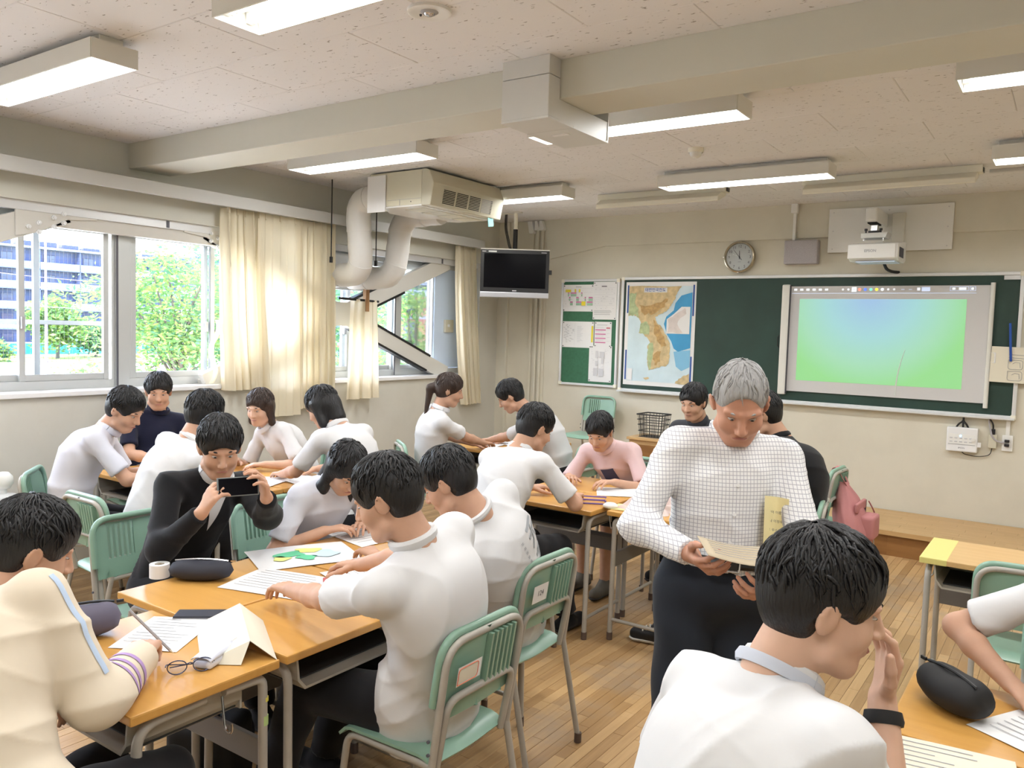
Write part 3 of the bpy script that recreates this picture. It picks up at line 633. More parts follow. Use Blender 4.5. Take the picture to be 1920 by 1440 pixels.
# ------------------------------------------------------------------ wall map (folded sheet, printed relief)
mat('map_sea', (.60, .74, .80), .6, noise=(5, .10)); mat('map_deep', (.055, .33, .62), .6, noise=(4, .12)); mat('map_mid', (.22, .50, .72), .6)
mat('map_land', (.60, .47, .26), .7, noise=(22, .25)); mat('map_low', (.42, .50, .28), .7, noise=(26, .25)); mat('map_high', (.50, .32, .13), .7, noise=(30, .3)); mat('map_inset', (.68, .62, .60), .7, noise=(18, .12))
MX0, MX1, MZ0, MZ1 = 1.678, 2.458, 1.150, 2.224
e = empty('wall_map', ((MX0 + MX1) / 2, -.0165, MZ0)); tag(e, 'large coloured wall map of a peninsula on the left of the blackboard', 'map')
mw, mh = MX1 - MX0, MZ1 - MZ0
def mpnt(u, v, lay): # u right 0..1, v down 0..1 ; gentle folds of the sheet
    fold = .002 * abs(math.sin(u * PI * 4)) + .001 * math.sin(v * PI * 5) * math.sin(u * 9)
    return V((u - .5) * mw, -.004 - fold - lay * .0016, (1 - v) * mh)
ol = [(.02, 0), (.98, 0), (1, .02), (1, .98), (.98, 1), (.02, 1), (0, .98), (0, .02)]
MB().grid(lambda a, b: mpnt(a, b, 0), 33, 21).build('sheet', 'paper', e, smooth=180)
def patch(name, poly, m, lay):
    bm = bmesh.new(); bv_ = [bm.verts.new((u, v, 0)) for u, v in poly]
    for tri in tessellate_polygon([[Vector((u, v, 0)) for u, v in poly]]):
        try: bm.faces.new([bv_[i] for i in tri])
        except ValueError: pass
    for it in range(3):
        ed = [q for q in bm.edges if q.calc_length() > .06]
        if ed: bmesh.ops.subdivide_edges(bm, edges=ed, cuts=1); bmesh.ops.triangulate(bm, faces=bm.faces[:])
    for q in bm.verts: q.co = mpnt(q.co.x, q.co.y, lay)
    bmesh.ops.recalc_face_normals(bm, faces=bm.faces); me = bpy.data.meshes.new(name); bm.to_mesh(me); bm.free(); return obj(name, me, m, e)
def jag(poly, k=3, amp=.012, seed=1):
    r = random.Random(seed); out = []
    for i, (a, b) in enumerate(poly):
        c, d = poly[(i + 1) % len(poly)]
        for t in range(k):
            s_ = t / k; j = amp if t else 0; out.append((a + (c - a) * s_ + r.uniform(-j, j), b + (d - b) * s_ + r.uniform(-j, j)))
    return out
patch('sea', [(.05, .04), (.95, .04), (.95, .96), (.05, .96)], 'map_sea', 1)
patch('east_sea', [(.95, .10), (.80, .13), (.72, .20), (.70, .27), (.60, .33), (.57, .40), (.62, .50), (.68, .56), (.72, .63), (.78, .66), (.95, .62)], 'map_deep', 2)
patch('south_sea', [(.72, .66), (.95, .64), (.95, .80), (.84, .84), (.76, .80)], 'map_mid', 2)
land = [(.05, .04), (.80, .04), (.74, .10), (.71, .17), (.66, .23), (.60, .28), (.50, .31), (.44, .335), (.47, .39), (.54, .43), (.60, .50), (.655, .57), (.67, .64), (.67, .72), (.655, .78), (.60, .805), (.52, .82), (.45, .835), (.38, .85), (.36, .79), (.35, .72), (.37, .66), (.345, .62), (.39, .59), (.35, .545), (.28, .50), (.21, .49), (.24, .44), (.235, .39), (.20, .345), (.14, .32), (.05, .33)]
patch('land', jag(land, 4, .008), 'map_land', 3)
patch('lowland', jag([(.05, .12), (.16, .10), (.14, .20), (.20, .27), (.20, .34), (.14, .315), (.05, .325)], 3, .012, 2), 'map_low', 4)
patch('lowland', jag([(.235, .40), (.33, .38), (.37, .45), (.36, .51), (.28, .50), (.22, .485)], 3, .01, 3), 'map_low', 4)
patch('lowland', jag([(.36, .60), (.42, .58), (.44, .66), (.42, .75), (.40, .84), (.38, .845), (.36, .78), (.355, .72)], 3, .01, 4), 'map_low', 4)
patch('highland', jag([(.20, .22), (.45, .20), (.62, .16), (.58, .24), (.44, .30), (.32, .31), (.24, .29)], 3, .02, 5), 'map_high', 4)
patch('highland', jag([(.42, .36), (.50, .42), (.58, .52), (.62, .60), (.55, .62), (.48, .56), (.43, .46)], 3, .015, 6), 'map_high', 4)
patch('highland', jag([(.46, .68), (.55, .66), (.54, .76), (.46, .80), (.43, .74)], 3, .014, 7), 'map_high', 4)
patch('island', jag([(.30, .925), (.37, .915), (.39, .93), (.34, .945)], 2, .006, 8), 'map_land', 4)
patch('far_coast', jag([(.95, .86), (.86, .89), (.80, .93), (.76, .96), (.95, .96)], 3, .012, 9), 'map_land', 4)
patch('inset', [(.61, .355), (.71, .30), (.81, .235), (.93, .235), (.93, .49), (.61, .49)], 'paper', 4)
patch('inset_land', jag([(.62, .36), (.72, .31), (.86, .245), (.88, .30), (.80, .34), (.76, .40), (.84, .48), (.63, .48), (.64, .40)], 3, .008, 10), 'map_inset', 5)
patch('legend', [(.06, .84), (.135, .84), (.135, .955), (.06, .955)], 'paper', 4)
for a in ((.025, .03, .045, .30), (.958, .03, .978, .32), (.022, .66, .042, .95), (.955, .70, .975, .95)): patch('border_strip', [(a[0], a[1]), (a[2], a[1]), (a[2], a[3]), (a[0], a[3])], 'print_blue', 2)
patch('title_plate', [(.27, .055), (.60, .055), (.60, .10), (.27, .10)], 'paper', 5)
o = text('title', '대한민국전도', .042, 'print_blue', mpnt(.435, .078, 5) + V(0, -.005, 0), (1, 0, 0), (0, 0, 1), e, bold=.0003)

# ------------------------------------------------------------------ roll-up screen with projected picture
def screen_mat():
    m = mat('projected_picture', (.1, .1, .1), .6); N, L, b = nodes(m)
    g = N.new('ShaderNodeTexCoord'); sp = N.new('ShaderNodeSeparateXYZ'); L.new(g.outputs['Generated'], sp.inputs[0])
    def mth(op, a, v):
        n = N.new('ShaderNodeMath'); n.operation = op
        for i, q in enumerate((a, v)):
            if isinstance(q, (int, float)): n.inputs[i].default_value = q
            else: L.new(q, n.inputs[i])
        return n.outputs[0]
    dx = mth('SUBTRACT', sp.outputs[0], .45); dz = mth('SUBTRACT', 1.05, sp.outputs[2])
    d = mth('SQRT', mth('ADD', mth('MULTIPLY', mth('MULTIPLY', dx, dx), 2.6), mth('MULTIPLY', mth('MULTIPLY', dz, dz), .8)), 0)
    r = N.new('ShaderNodeValToRGB'); L.new(d, r.inputs[0]); el = r.color_ramp.elements
    el[0].position = .08; el[0].color = (.40, .68, 1, 1); el[1].position = .98; el[1].color = (.33, .90, .30, 1)
    e1 = el.new(.45); e1.color = (.42, .85, .86, 1); e2 = el.new(.74); e2.color = (.42, .90, .58, 1)
    L.new(r.outputs[0], b.inputs['Emission Color']); b.inputs['Emission Strength'].default_value = .47
    L.new(r.outputs[0], b.inputs['Base Color']); b.inputs['Base Color'].default_value = (.1, .1, .1, 1)
    for l in list(L):
        if l.to_socket == b.inputs['Base Color']: L.remove(l)
    return m
screen_mat(); mat('screen_grey', (.60, .60, .61), .6); mat('screen_frame', (.72, .72, .68), .3)
for nm, c in (('ui_white', (.85, .92, 1)), ('ui_red', (1, .35, .25)), ('ui_blue', (.12, .25, 1)), ('ui_teal', (.25, .8, .7)), ('ui_yellow', (1, .9, .1)), ('ui_pale', (.6, .7, .95))): mat(nm, c, .5, emit=c, estr=.4)
SX0, SX1, SZ0, SZ1 = 3.392, 5.005, 1.195, 2.168
e = empty('projection_screen', (4.2, -.035, SZ0)); tag(e, 'white pull-out screen with a projected green and blue gradient, on the blackboard', 'screen')
def q(name, x0, x1, z0, z1, y0, y1, m, **k): return bx(name, x0 - 4.2, x1 - 4.2, y0, y1, z0 - SZ0, z1 - SZ0, m, e, **k)
q('sheet', SX0, SX1, SZ0, SZ1, 0, .004, 'screen_grey')
q('roll_case', 3.318, 3.392, 1.16, 2.185, -.04, .02, 'screen_frame', bevel=.016); q('slot', 3.388, 3.394, 1.17, 2.178, -.035, .005, 'print_dark')
o = MB().cyl((5.018 - 4.2, -.006, 1.158 - SZ0), (5.018 - 4.2, -.006, 2.188 - SZ0), .018, n=18).build('pull_bar', 'screen_frame', e, smooth=True)
MB().tube([(.83, -.01, .42), (.865, -.02, .42), (.865, -.02, .34), (.83, -.01, .34)], .006, 8).build('handle', 'white_gloss', e)
MB().tube([(3.31 - 4.2, 0, .52), (3.295 - 4.2, -.01, .50), (3.295 - 4.2, -.01, .42), (3.31 - 4.2, 0, .40)], .005, 8).build('handle', 'cable_black', e)
q('picture', 3.475, 4.835, 1.300, 2.052, -.0016, -.0008, 'projected_picture')
for k in range(6): q('icon', 3.42 + .055 * k, 3.448 + .055 * k, 2.128, 2.146, -.0014, -.0008, 'ui_white')
q('toolbar_line', 3.40, 4.90, 2.102, 2.105, -.0014, -.0008, 'ui_pale')
for k, m in enumerate(('ui_white', 'ui_white', 'ui_white', 'ui_red', 'ui_blue', 'ui_teal', 'ui_yellow', 'ui_white', 'ui_white', 'ui_white')):
    x = 3.85 + k * .047; o = MB().cyl((x - 4.2, -.0008, 2.137 - SZ0), (x - 4.2, -.0016, 2.137 - SZ0), .0135 if 2 < k < 8 else .009, n=16).build('tool_dot', m, e)
q('selected_tool', 3.925, 3.965, 2.116, 2.158, -.0012, -.0008, 'ui_white'); q('pen', 3.937, 3.953, 2.129, 2.145, -.0022, -.0016, 'ui_pale')
for k in range(2): q('icon', 4.33 + .06 * k, 4.355 + .06 * k, 2.134, 2.138, -.0014, -.0008, 'ui_pale')
q('icon', 4.455, 4.478, 2.127, 2.150, -.0014, -.0008, 'ui_white'); q('active_tool', 4.49, 4.555, 2.120, 2.155, -.0014, -.0008, 'ui_pale')
for x0, x1 in ((4.705, 4.84), (4.852, 4.892)):
    for z in (2.122, 2.156): q('button_edge', x0, x1, z, z + .0025, -.0014, -.0008, 'ui_pale')
    for x in (x0, x1): q('button_edge', x, x + .0025, 2.122, 2.158, -.0014, -.0008, 'ui_pale')
q('icon', 4.722, 4.745, 2.131, 2.149, -.0014, -.0008, 'ui_white'); q('toggle', 4.77, 4.825, 2.130, 2.150, -.0014, -.0008, 'ui_white'); q('icon', 4.862, 4.88, 2.131, 2.149, -.0014, -.0008, 'ui_white')
mat('screen_crease', (.62, .66, .64), .5)
MB().grid(lambda u, v: V(.13 + .06 * u ** 2 + (v - .5) * .014 * (1 - .7 * u), -.0022 - .002 * math.sin(PI * v), .02 + .40 * u), 10, 5).build('crease', 'screen_crease', e, smooth=180)
# hand-drawn paper at the right edge of the board, blue magnet strip over it
e = empty('drawn_paper', (5.30, -.055, 1.52)); e.rotation_euler = (0, .02, 0); tag(e, 'cream paper with a pencil drawn grid at the right end of the blackboard', 'paper')
MB().grid(lambda u, v: V(-.265 + .60 * u, -.004 * math.sin(PI * u), -.145 + .29 * v), 9, 5).build('sheet', 'paper_cream', e)
def ln(pts): MB().tube([(x, -.0065, z) for x, z in pts], .0018, 5).build('pencil_line', 'print_grey', e)
for rx, rz in ((-.14, .04), (-.14, -.05), (-.02, .04), (-.02, -.05)):
    ln(rounded([V(rx, 0, rz), V(rx + .10, 0, rz), V(rx + .10, 0, rz - .075), V(rx, 0, rz - .075), V(rx, 0, rz)], .02, 3) and [(p.x, p.z) for p in rounded([V(rx, 0, rz), V(rx + .10, 0, rz), V(rx + .10, 0, rz - .075), V(rx, 0, rz - .075), V(rx, 0, rz)], .02, 3)])
    ln([(rx + .03, rz - .03), (rx + .05, rz - .015), (rx + .08, rz - .02), (rx + .085, rz - .06)])
ln([(-.14, .085), (.12, .075)]); ln([(-.14, .06), (.12, .05)])
mat('magnet_blue', (.01, .07, .36), .35)
o = MB().box((5.167, -.072, 1.705), (.018, .008, .31), Matrix.Rotation(-.07, 3, 'Y')).build('magnet_strip', 'magnet_blue', bevel=.002, seg=1); tag(o, 'blue magnetic strip holding the drawn paper to the blackboard', 'magnet strip')

# ------------------------------------------------------------------ clock
mat('clock_rim', (.50, .44, .33), .22, metal=.9); mat('clock_face', (.72, .73, .71), .6)
e = empty('wall_clock', (2.888, -.024, 2.452)); tag(e, 'round wall clock with a gold-silver rim above the blackboard', 'clock')
fy = lambda x, z, h: V(x, -h, z)
MB().lathe([(.152, 0), (.152, .03), (.148, .042), (.138, .046), (.132, .038), (.128, .022)], fy, 56).build('rim', 'clock_rim', e, smooth=40)
MB().lathe([(0, .018), (.13, .018)], fy, 48).build('face', 'clock_face', e)
MB().lathe([(0, .040), (.08, .036), (.131, .026)], fy, 40).build('glass', 'clock_glass', e, smooth=80)
for h in range(1, 13):
    a = PI / 2 - h * PI / 6; text('numeral', str(h), .036, 'print_dark', (.104 * math.cos(a), -.0192, .104 * math.sin(a)), (1, 0, 0), (0, 0, 1), e)
def hand(a, l, w, back=.02): 
    d = V(math.sin(a), 0, math.cos(a)); n = V(d.z, 0, -d.x); y = V(0, -.0225, 0); return MB().add([y - d * back - n * w, y - d * back + n * w, y + d * l + n * w * .6, y + d * l - n * w * .6], [(0, 1, 2, 3)])
hand(math.radians(-2), .062, .0036).build('hour_hand', 'print_dark', e); hand(math.radians(-40), .092, .0026, .035).build('minute_hand', 'print_dark', e)
MB().cyl((0, -.018, 0), (0, -.026, 0), .006, n=12).build('hub', 'print_dark', e)
MB().bb(-.014, .014, -.0195, -.0190, -.047, -.043).build('maker_mark', 'print_grey', e)
for a, b in ((0, .15), (-.15, 0), (0, -.15)): MB().box((a, -.04, b), (.012, .012, .012)).build('stud', 'chrome', e, bevel=.003)

# ------------------------------------------------------------------ wall speaker, conduit
e = empty('wall_speaker', (3.475, 0, 2.37)); tag(e, 'grey cloth-fronted wall speaker below a conduit', 'speaker')
bx('cabinet', -.15, .15, -.10, 0, 0, .218, 'speaker_cloth', e, bevel=.012)
e = empty('wall_conduit', (3.395, -.03, 2.59)); tag(e, 'white conduit dropping from the ceiling to the wall speaker', 'conduit')
bx('pipe', -.013, .013, -.022, .008, 0, .30, 'white_paint', e, bevel=.004); bx('cap', -.03, .03, -.05, .008, .25, CZ - 2.59, 'white_paint', e, bevel=.006)

# ------------------------------------------------------------------ projector on its board and arm
e = empty('mounting_board', (4.2, -.022, 2.47)); tag(e, 'white painted plywood board behind the projector arm', 'board')
bx('board', -.50, .50, -.022, 0, 0, .388, 'white_paint', e, bevel=.002, seg=1)
for x in (-.46, 0, .46):
    for z in (.03, .19, .355): MB().cyl((x, -.022, z), (x, -.024, z), .006, n=10).build('screw', 'print_light', e)
e = empty('projector', (4.2, -.4, 2.36)); tag(e, 'white short-throw projector on a wall arm above the screen', 'projector')
def q(name, mb, m, **k):
    o = mb.build(name, m, e, **k); o.location = (-4.2, .4, -2.36); return o
q('wall_rail', MB().bb(4.235, 4.335, -.085, -.044, 2.50, 2.79).bb(4.165, 4.235, -.055, -.044, 2.52, 2.785), 'enamel', bevel=.003, seg=1)
q('arm', MB().bb(4.105, 4.20, -.52, -.08, 2.665, 2.785), 'white_paint', bevel=.02, seg=3)
q('arm_mouth', MB().bb(4.12, 4.19, -.50, -.30, 2.655, 2.668), 'slot_black')
q('neck', MB().bb(4.135, 4.185, -.43, -.38, 2.585, 2.66), 'chrome'); q('joint', MB().bb(4.12, 4.205, -.45, -.36, 2.575, 2.60), 'black_plastic')
for x in (4.10, 4.215): q('adjust_knob', MB().cyl((x, -.44, 2.575), (x, -.44, 2.61), .007, n=8).cyl((x, -.44, 2.60), (x, -.44, 2.618), .013, n=8), 'black_plastic')
q('bracket', MB().prism([(4.075, 2.535), (4.265, 2.535), (4.28, 2.578), (4.075, 2.575)], lambda u, v, d: (u, d, v), -.50, -.34), 'white_paint', bevel=.002, seg=1)
q('standoff', MB().bb(4.09, 4.10, -.48, -.47, 2.515, 2.54).bb(4.24, 4.25, -.48, -.47, 2.515, 2.54), 'chrome')
q('casing', MB().prism([(-.62, 2.36), (-.62, 2.468), (-.60, 2.478), (-.30, 2.515), (-.25, 2.515), (-.25, 2.355), (-.30, 2.335), (-.56, 2.335)], lambda u, v, d: (d, u, v), 4.01, 4.385), 'white_gloss', bevel=.01, seg=3)
q('front_panel', MB().bb(4.005, 4.37, -.632, -.618, 2.355, 2.47), 'white_paint', bevel=.008, seg=3)
q('light_port', MB().bb(4.06, 4.36, -.58, -.36, 2.328, 2.336), 'frosted')
for j in range(9): q('vent_slot', MB().bb(4.386, 4.3875, -.56 + j * .022, -.547 + j * .022, 2.37, 2.45), 'print_dark')
text('lettering', 'EPSON', .030, 'print_grey', (-.02, -.2335, .055), (1, 0, 0), (0, 0, 1), e, bold=.0006)
o = MB().tube(rounded([(4.22, -.24, 2.34), (4.225, -.16, 2.30), (4.26, -.07, 2.285), (4.30, -.02, 2.285)], .05), .013, 10).build('projector_cable', 'cable_black', smooth=True); tag(o, 'black ribbed cable running from under the projector to the wall', 'cable')

# ------------------------------------------------------------------ control box, sockets, cables right below the board
e = empty('control_box', (4.867, -.0, .78)); tag(e, 'white wall control box with buttons and a blue light under the blackboard', 'control box')
bx('casing', -.115, .115, -.065, 0, 0, .205, 'white_gloss', e, bevel=.012, seg=3); bx('button_panel', -.10, .10, -.0665, -.065, .065, .15, 'white_paint', e, bevel=.0004, seg=1)
bx('flap_line', -.10, .10, -.0675, -.066, .060, .064, 'print_grey', e)
for r in range(2):
    for k in range(5): bx('button', -.09 + k * .036, -.068 + k * .036, -.0695, -.066, .08 + r * .03, .09 + r * .03, 'print_light', e, bevel=.001, seg=1)
MB().cyl((.082, -.066, .108), (.082, -.082, .108), .014, n=18).build('dial', 'white_paint', e)
mat('led_blue', (.1, .5, 1), .3, emit=(.15, .6, 1), estr=8); MB().cyl((-.01, -.066, .135), (-.01, -.069, .135), .006, n=12).build('indicator', 'led_blue', e)
text('lettering', 'EPSON', .016, 'print_dark', (0, -.0665, .033), (1, 0, 0), (0, 0, 1), e); bx('tag', .115, .14, -.06, -.055, .05, .09, 'paper', e)
for k, x in enumerate((-.05, .0, .04)): MB().tube(rounded([(x, -.03, .20), (x * .6, -.04, .235), (0, -.03, .255), (.0, -.03, .30)], .03), .008, 8).build('cable', 'cable_black', e, smooth=True)
e = empty('junction_box', (5.085, 0, .83)); tag(e, 'small beige junction box left of the wall socket', 'junction box')
bx('box', -.03, .03, -.03, 0, 0, .115, 'ac_cream', e, bevel=.004); bx('plug', -.012, .016, -.03, -.008, .11, .16, 'black_plastic', e, bevel=.005)
MB().tube(rounded([(0, -.02, .15), (0, -.03, .20), (-.03, -.03, .245)], .04), .006, 8).build('cord', 'cable_black', e, smooth=True)
MB().tube(rounded([(0, -.02, .0), (-.01, -.02, -.06), (-.10, -.02, -.085), (-.20, -.02, -.07), (-.22, -.02, -.05)], .05), .0035, 6).build('lead', 'cable_black', e, smooth=True)
e = empty('wall_socket', (5.19, 0, .815)); tag(e, 'white wall socket with two black plugs at the right edge', 'socket')
bx('plate', -.038, .038, -.02, 0, 0, .13, 'white_paint', e, bevel=.004)
for z in (.05, .085): bx('plug', -.02, .015, -.045, -.02, z - .011, z + .011, 'black_plastic', e, bevel=.004)
MB().tube(rounded([(-.018, -.035, .07), (-.07, -.035, .072), (-.11, -.035, .11), (-.135, -.03, .22), (-.14, -.02, .255)], .05), .007, 8).build('twisted_cord', 'speaker_cloth', e, smooth=True)
bx('conduit', -.016, .012, -.02, 0, .13, .25, 'white_paint', e)
# ------------------------------------------------------------------ desks and chairs (one master of each, copied)
DZ = .72
def make_desk(top='desk_wood'):
    e = empty('school_desk')
    MB().bb(-.325, .325, -.225, .225, DZ - .026, DZ).build('desktop', top, e, bevel=.005)
    # plastic book tray: floor, curved sides, back; open towards the pupil
    sec = [(-.27, .0), (-.262, -.075), (-.235, -.108), (.235, -.108), (.262, -.075), (.27, .0), (.263, .0), (.255, -.07), (.23, -.10), (-.23, -.10), (-.255, -.07), (-.263, .0)]
    MB().prism(sec, lambda u, v, d: (u, d, DZ - .028 + v), -.20, .14).build('tray', 'tray_beige', e)
    MB().bb(-.262, .262, .135, .142, DZ - .13, DZ - .028).build('tray_back', 'tray_beige', e)
    MB().bb(-.25, .25, -.15, .13, DZ - .126, DZ - .122).build('tray_shade', 'tray_dark', e)  # dark sheet painting in the shade inside the tray
    for s in (-1, 1):
        MB().tube(rounded([(s * .292, -.198, .028), (s * .292, -.19, DZ - .05), (s * .292, .0, DZ - .045)], .06, 6), .0135, 12).build('leg', 'tube_grey', e, smooth=True)
        MB().tube(rounded([(s * .292, .198, .028), (s * .292, .19, DZ - .05), (s * .292, .06, DZ - .045)], .03, 5), .0135, 12).build('leg', 'tube_grey', e, smooth=True)
        MB().tube([(s * .292, -.196, .115), (s * .292, .196, .115)], .010, 10).build('stretcher', 'tube_grey', e, smooth=True)
        for y in (-.198, .198): MB().cyl((s * .292, y, 0), (s * .292, y, .042), .016, n=12).build('foot_cap', 'foot_brown', e, smooth=True)
        MB().tube(rounded([(s * .285, .06, DZ - .06), (s * .30, .06, DZ - .15), (s * .33, .06, DZ - .155), (s * .33, .06, DZ - .125)], .018, 4), .0035, 8).build('hook', 'chrome', e, smooth=True)
    MB().bb(-.285, .285, .186, .202, .405, .485).build('brace', 'desk_steel', e, bevel=.004)
    return e
def make_chair():
    e = empty('school_chair')
    by = lambda z: -.188 - (z - .53) * .16
    def panel(x0, x1, z0, z1, nu=14, nv=10):
        def f(u, v):
            z = z0 + (z1 - z0) * v; r = .075; hw = .176
            if z > .80 - r: hw = .176 - r + math.sqrt(max(0, r * r - (z - (.80 - r)) ** 2))
            x = max(-hw, min(hw, x0 + (x1 - x0) * u)); return V(x, by(z) - .014 * (1 - (x / .19) ** 2) - .004, z)
        return MB().grid(f, nu, nv)
    m = panel(-.176, -.005, .545, .80); m2 = panel(.125, .176, .545, .80, 6); m3 = panel(-.005, .125, .545, .625, 8, 4); m4 = panel(-.005, .125, .77, .80, 8, 4)
    for q_ in (m2, m3, m4): m.add(q_.v, q_.f)
    m.build('backrest', 'chair_green', e, solid=.007, smooth=60, weld=True)
    for k in range(6):
        x = .0 + k * .0235; MB().add([V(x, by(z) - .014 - dy, z) for z in (.62, .775) for dy in (.022, -.004)] + [V(x + .012, by(z) - .012 - dy, z) for z in (.62, .775) for dy in (.022, -.004)], [(0, 1, 3, 2), (4, 6, 7, 5), (0, 4, 5, 1), (2, 3, 7, 6), (0, 2, 6, 4), (1, 5, 7, 3)]).build('louvre', 'chair_green', e)
    # rolled top lip of the green shell
    lip = rounded([(-.190, by(.60) + .006, .60), (-.190, by(.806) + .006, .806), (.190, by(.806) + .006, .806), (.190, by(.60) + .006, .60)], .08, 8)
    MB().tube(lip, .013, 10).build('shell_lip', 'chair_green', e, smooth=True)
    MB().tube(rounded([(-.186, -.19, .41), (-.186, by(.79) - .014, .79), (.186, by(.79) - .014, .79), (.186, -.19, .41)], .08, 8), .0115, 12).build('back_frame', 'tube_grey', e, smooth=True)
    MB().tube(rounded([(-.160, -.186, .40), (-.162, by(.615) - .026, .615), (.162, by(.615) - .026, .615), (.160, -.186, .40)], .05, 6), .0115, 12).build('lower_bar', 'tube_grey', e, smooth=True)
    def seat(u, v):
        x = (u - .5) * .38; y = -.185 + .375 * v; r = min(1, (v / .14)); z = .432 - .010 * math.cos(PI * u * 2 - PI) * .4 - .022 * (1 - r) ** 2 - .03 * max(0, (v - .88) / .12) ** 2
        return V(x * (1 - .06 * (1 - v)), y, z)
    MB().grid(seat, 14, 16).build('seat', 'chair_green', e, solid=.009, smooth=60)
    for s in (-1, 1):
        MB().tube(rounded([(s * .172, -.19, .408), (s * .172, .165, .408), (s * .190, .205, .025)], .05, 6), .0115, 12).build('leg', 'tube_grey', e, smooth=True)
        MB().tube([(s * .186, -.19, .42), (s * .188, -.275, .02)], .0115, 12).build('leg', 'tube_grey', e, smooth=True)
        for p in ((s * .190, .207), (s * .188, -.276)): MB().cyl((p[0], p[1], 0), (p[0], p[1], .04), .015, n=12).build('foot_cap', 'foot_brown', e, smooth=True)
        for z in (.46, .50): MB().cyl((s * .20, -.19, z), (s * .206, -.19, z), .005, n=8).build('rivet', 'print_dark', e)
    MB().cyl((-.172, .12, .40), (.172, .12, .40), .009, n=10).build('cross_bar', 'tube_grey', e)
    return e
D0, D1, C0 = make_desk(), make_desk('desk_pale'), make_chair(); used = {}
def place(master, x, y, face, label, group, z=0):
    """face: direction (degrees, world) in which the sitter looks"""
    o = master if id(master) not in used else copy_tree(master); used[id(master)] = 1
    o.location = (x, y, z); o.rotation_euler = (0, 0, math.radians(face) - PI / 2); tag(o, label, 'desk' if master in (D0, D1) else 'chair', group); return o
G1, G2, G3, G4, G5 = 'front-left group', 'window group', 'far group', 'aisle group', 'right-hand desks'
deskA = place(D0, 3.46, -6.47, 90, 'wooden school desk with the glasses and the folded paper on it, at the cream jacket', 'school desks')
place(D0, 3.56, -5.895, 180, 'wooden school desk in front of the nearest pupil in a white polo shirt', 'school desks')
deskC = place(D0, 3.56, -5.235, 180, 'wooden school desk in front of the pupil in the printed white shirt', 'school desks')
place(D0, 3.10, -5.895, 0, 'wooden school desk in front of the pupil in the black jacket', 'school desks')
place(D0, 3.10, -5.235, 0, 'wooden school desk in front of the long-haired pupil', 'school desks')
place(D0, .875, -4.875, 90, 'school desk by the window in front of the leaning pupil in white', 'school desks')
place(D0, 1.53, -4.875, 90, 'school desk by the window in front of the pupil seen from behind', 'school desks')
place(D0, .875, -4.415, -90, 'school desk by the window in front of the pupil in navy', 'school desks')
place(D0, 1.53, -4.415, -90, 'school desk by the window in front of the pupil with chin-length hair', 'school desks')
place(D0, 1.72, -2.36, 90, 'school desk below the television in front of the ponytail pupil', 'school desks')
place(D0, 1.72, -1.90, -90, 'empty school desk below the television, nearest the pinboard', 'school desks')
place(D0, 3.19, -3.72, 90, 'school desk in front of the pupil with bent back beside the printed shirt', 'school desks')
place(D0, 3.19, -3.26, -90, 'school desk in front of the pupil in pink', 'school desks')
place(D0, 3.79, -3.535, 180, 'school desk with the cloth on it, left of the standing teacher', 'school desks')
dR = place(D1, 5.41, -3.50, 90, 'empty pale desk with a yellow end at the right edge of the photo', 'school desks')
bx('yellow_end', -.326, -.215, -.226, .226, DZ - .027, DZ + .0008, 'desk_yellow', dR, bevel=.004)
place(D0, 5.46, -5.83, 90, 'desk with the booklet in front of the nearest boy at the lower right', 'school desks')
place(D0, 5.60, -5.365, -90, 'desk with the black pouch on it at the lower right edge', 'school desks')
c1 = place(C0, 3.965, -5.815, 180, 'nearest green school chair with an orange-edged sticker, under the white polo shirt', 'green school chairs')
c2 = place(C0, 3.745, -5.095, 180, 'green school chair with a number sticker, under the printed white shirt', 'green school chairs')
place(C0, 3.73, -7.01, 95, 'green school chair of the pupil in the cream jacket', 'green school chairs')
place(C0, 2.375, -5.74, 0, 'green school chair behind the pupil in the black jacket', 'green school chairs')
place(C0, 2.56, -5.16, 0, 'green school chair of the long-haired pupil', 'green school chairs')
place(C0, .90, -5.36, 50, 'green school chair at the far left by the window wall', 'green school chairs')
place(C0, 1.62, -5.46, 90, 'green school chair of the pupil seen from behind near the window', 'green school chairs')
place(C0, .31, -4.60, -8, 'green school chair of the pupil in navy by the window', 'green school chairs')
place(C0, 1.28, -3.87, -90, 'green school chair of the pupil with chin-length hair', 'green school chairs')
place(C0, 2.24, -4.36, 180, 'green school chair of the bending pupil in white before the small curtain', 'green school chairs')
place(C0, 1.58, -3.02, 53, 'green school chair under the ponytail pupil', 'green school chairs')
place(C0, 2.30, -2.20, 180, 'green school chair of the pupil bending left below the pinboard', 'green school chairs')
place(C0, 3.22, -4.32, 90, 'green school chair between the printed shirt and the aisle desk', 'green school chairs')
place(C0, 3.17, -2.74, -90, 'green school chair of the pupil in pink', 'green school chairs')
place(C0, 3.50, -2.05, -90, 'green school chair of the dark-haired pupil behind the teacher', 'green school chairs')
place(C0, 4.30, -3.20, 190, 'green school chair of the black-clad pupil hidden by the teacher', 'green school chairs')
cb = place(C0, 4.10, -1.95, 178, 'green school chair with the pink bag hung on its back', 'green school chairs')
place(C0, 1.48, -.38, -90, 'empty mint chair standing on the platform under the pinboard', 'green school chairs', z=.2)
place(C0, 5.55, -3.62, 95, 'green school chair pushed to the pale desk at the right edge', 'green school chairs').location = (5.50, -3.76, 0)
place(C0, 5.14, -6.54, 60, 'green school chair of the nearest boy at the lower right', 'green school chairs')
place(C0, 5.72, -4.76, -90, 'green school chair of the pupil cut off by the right edge', 'green school chairs')
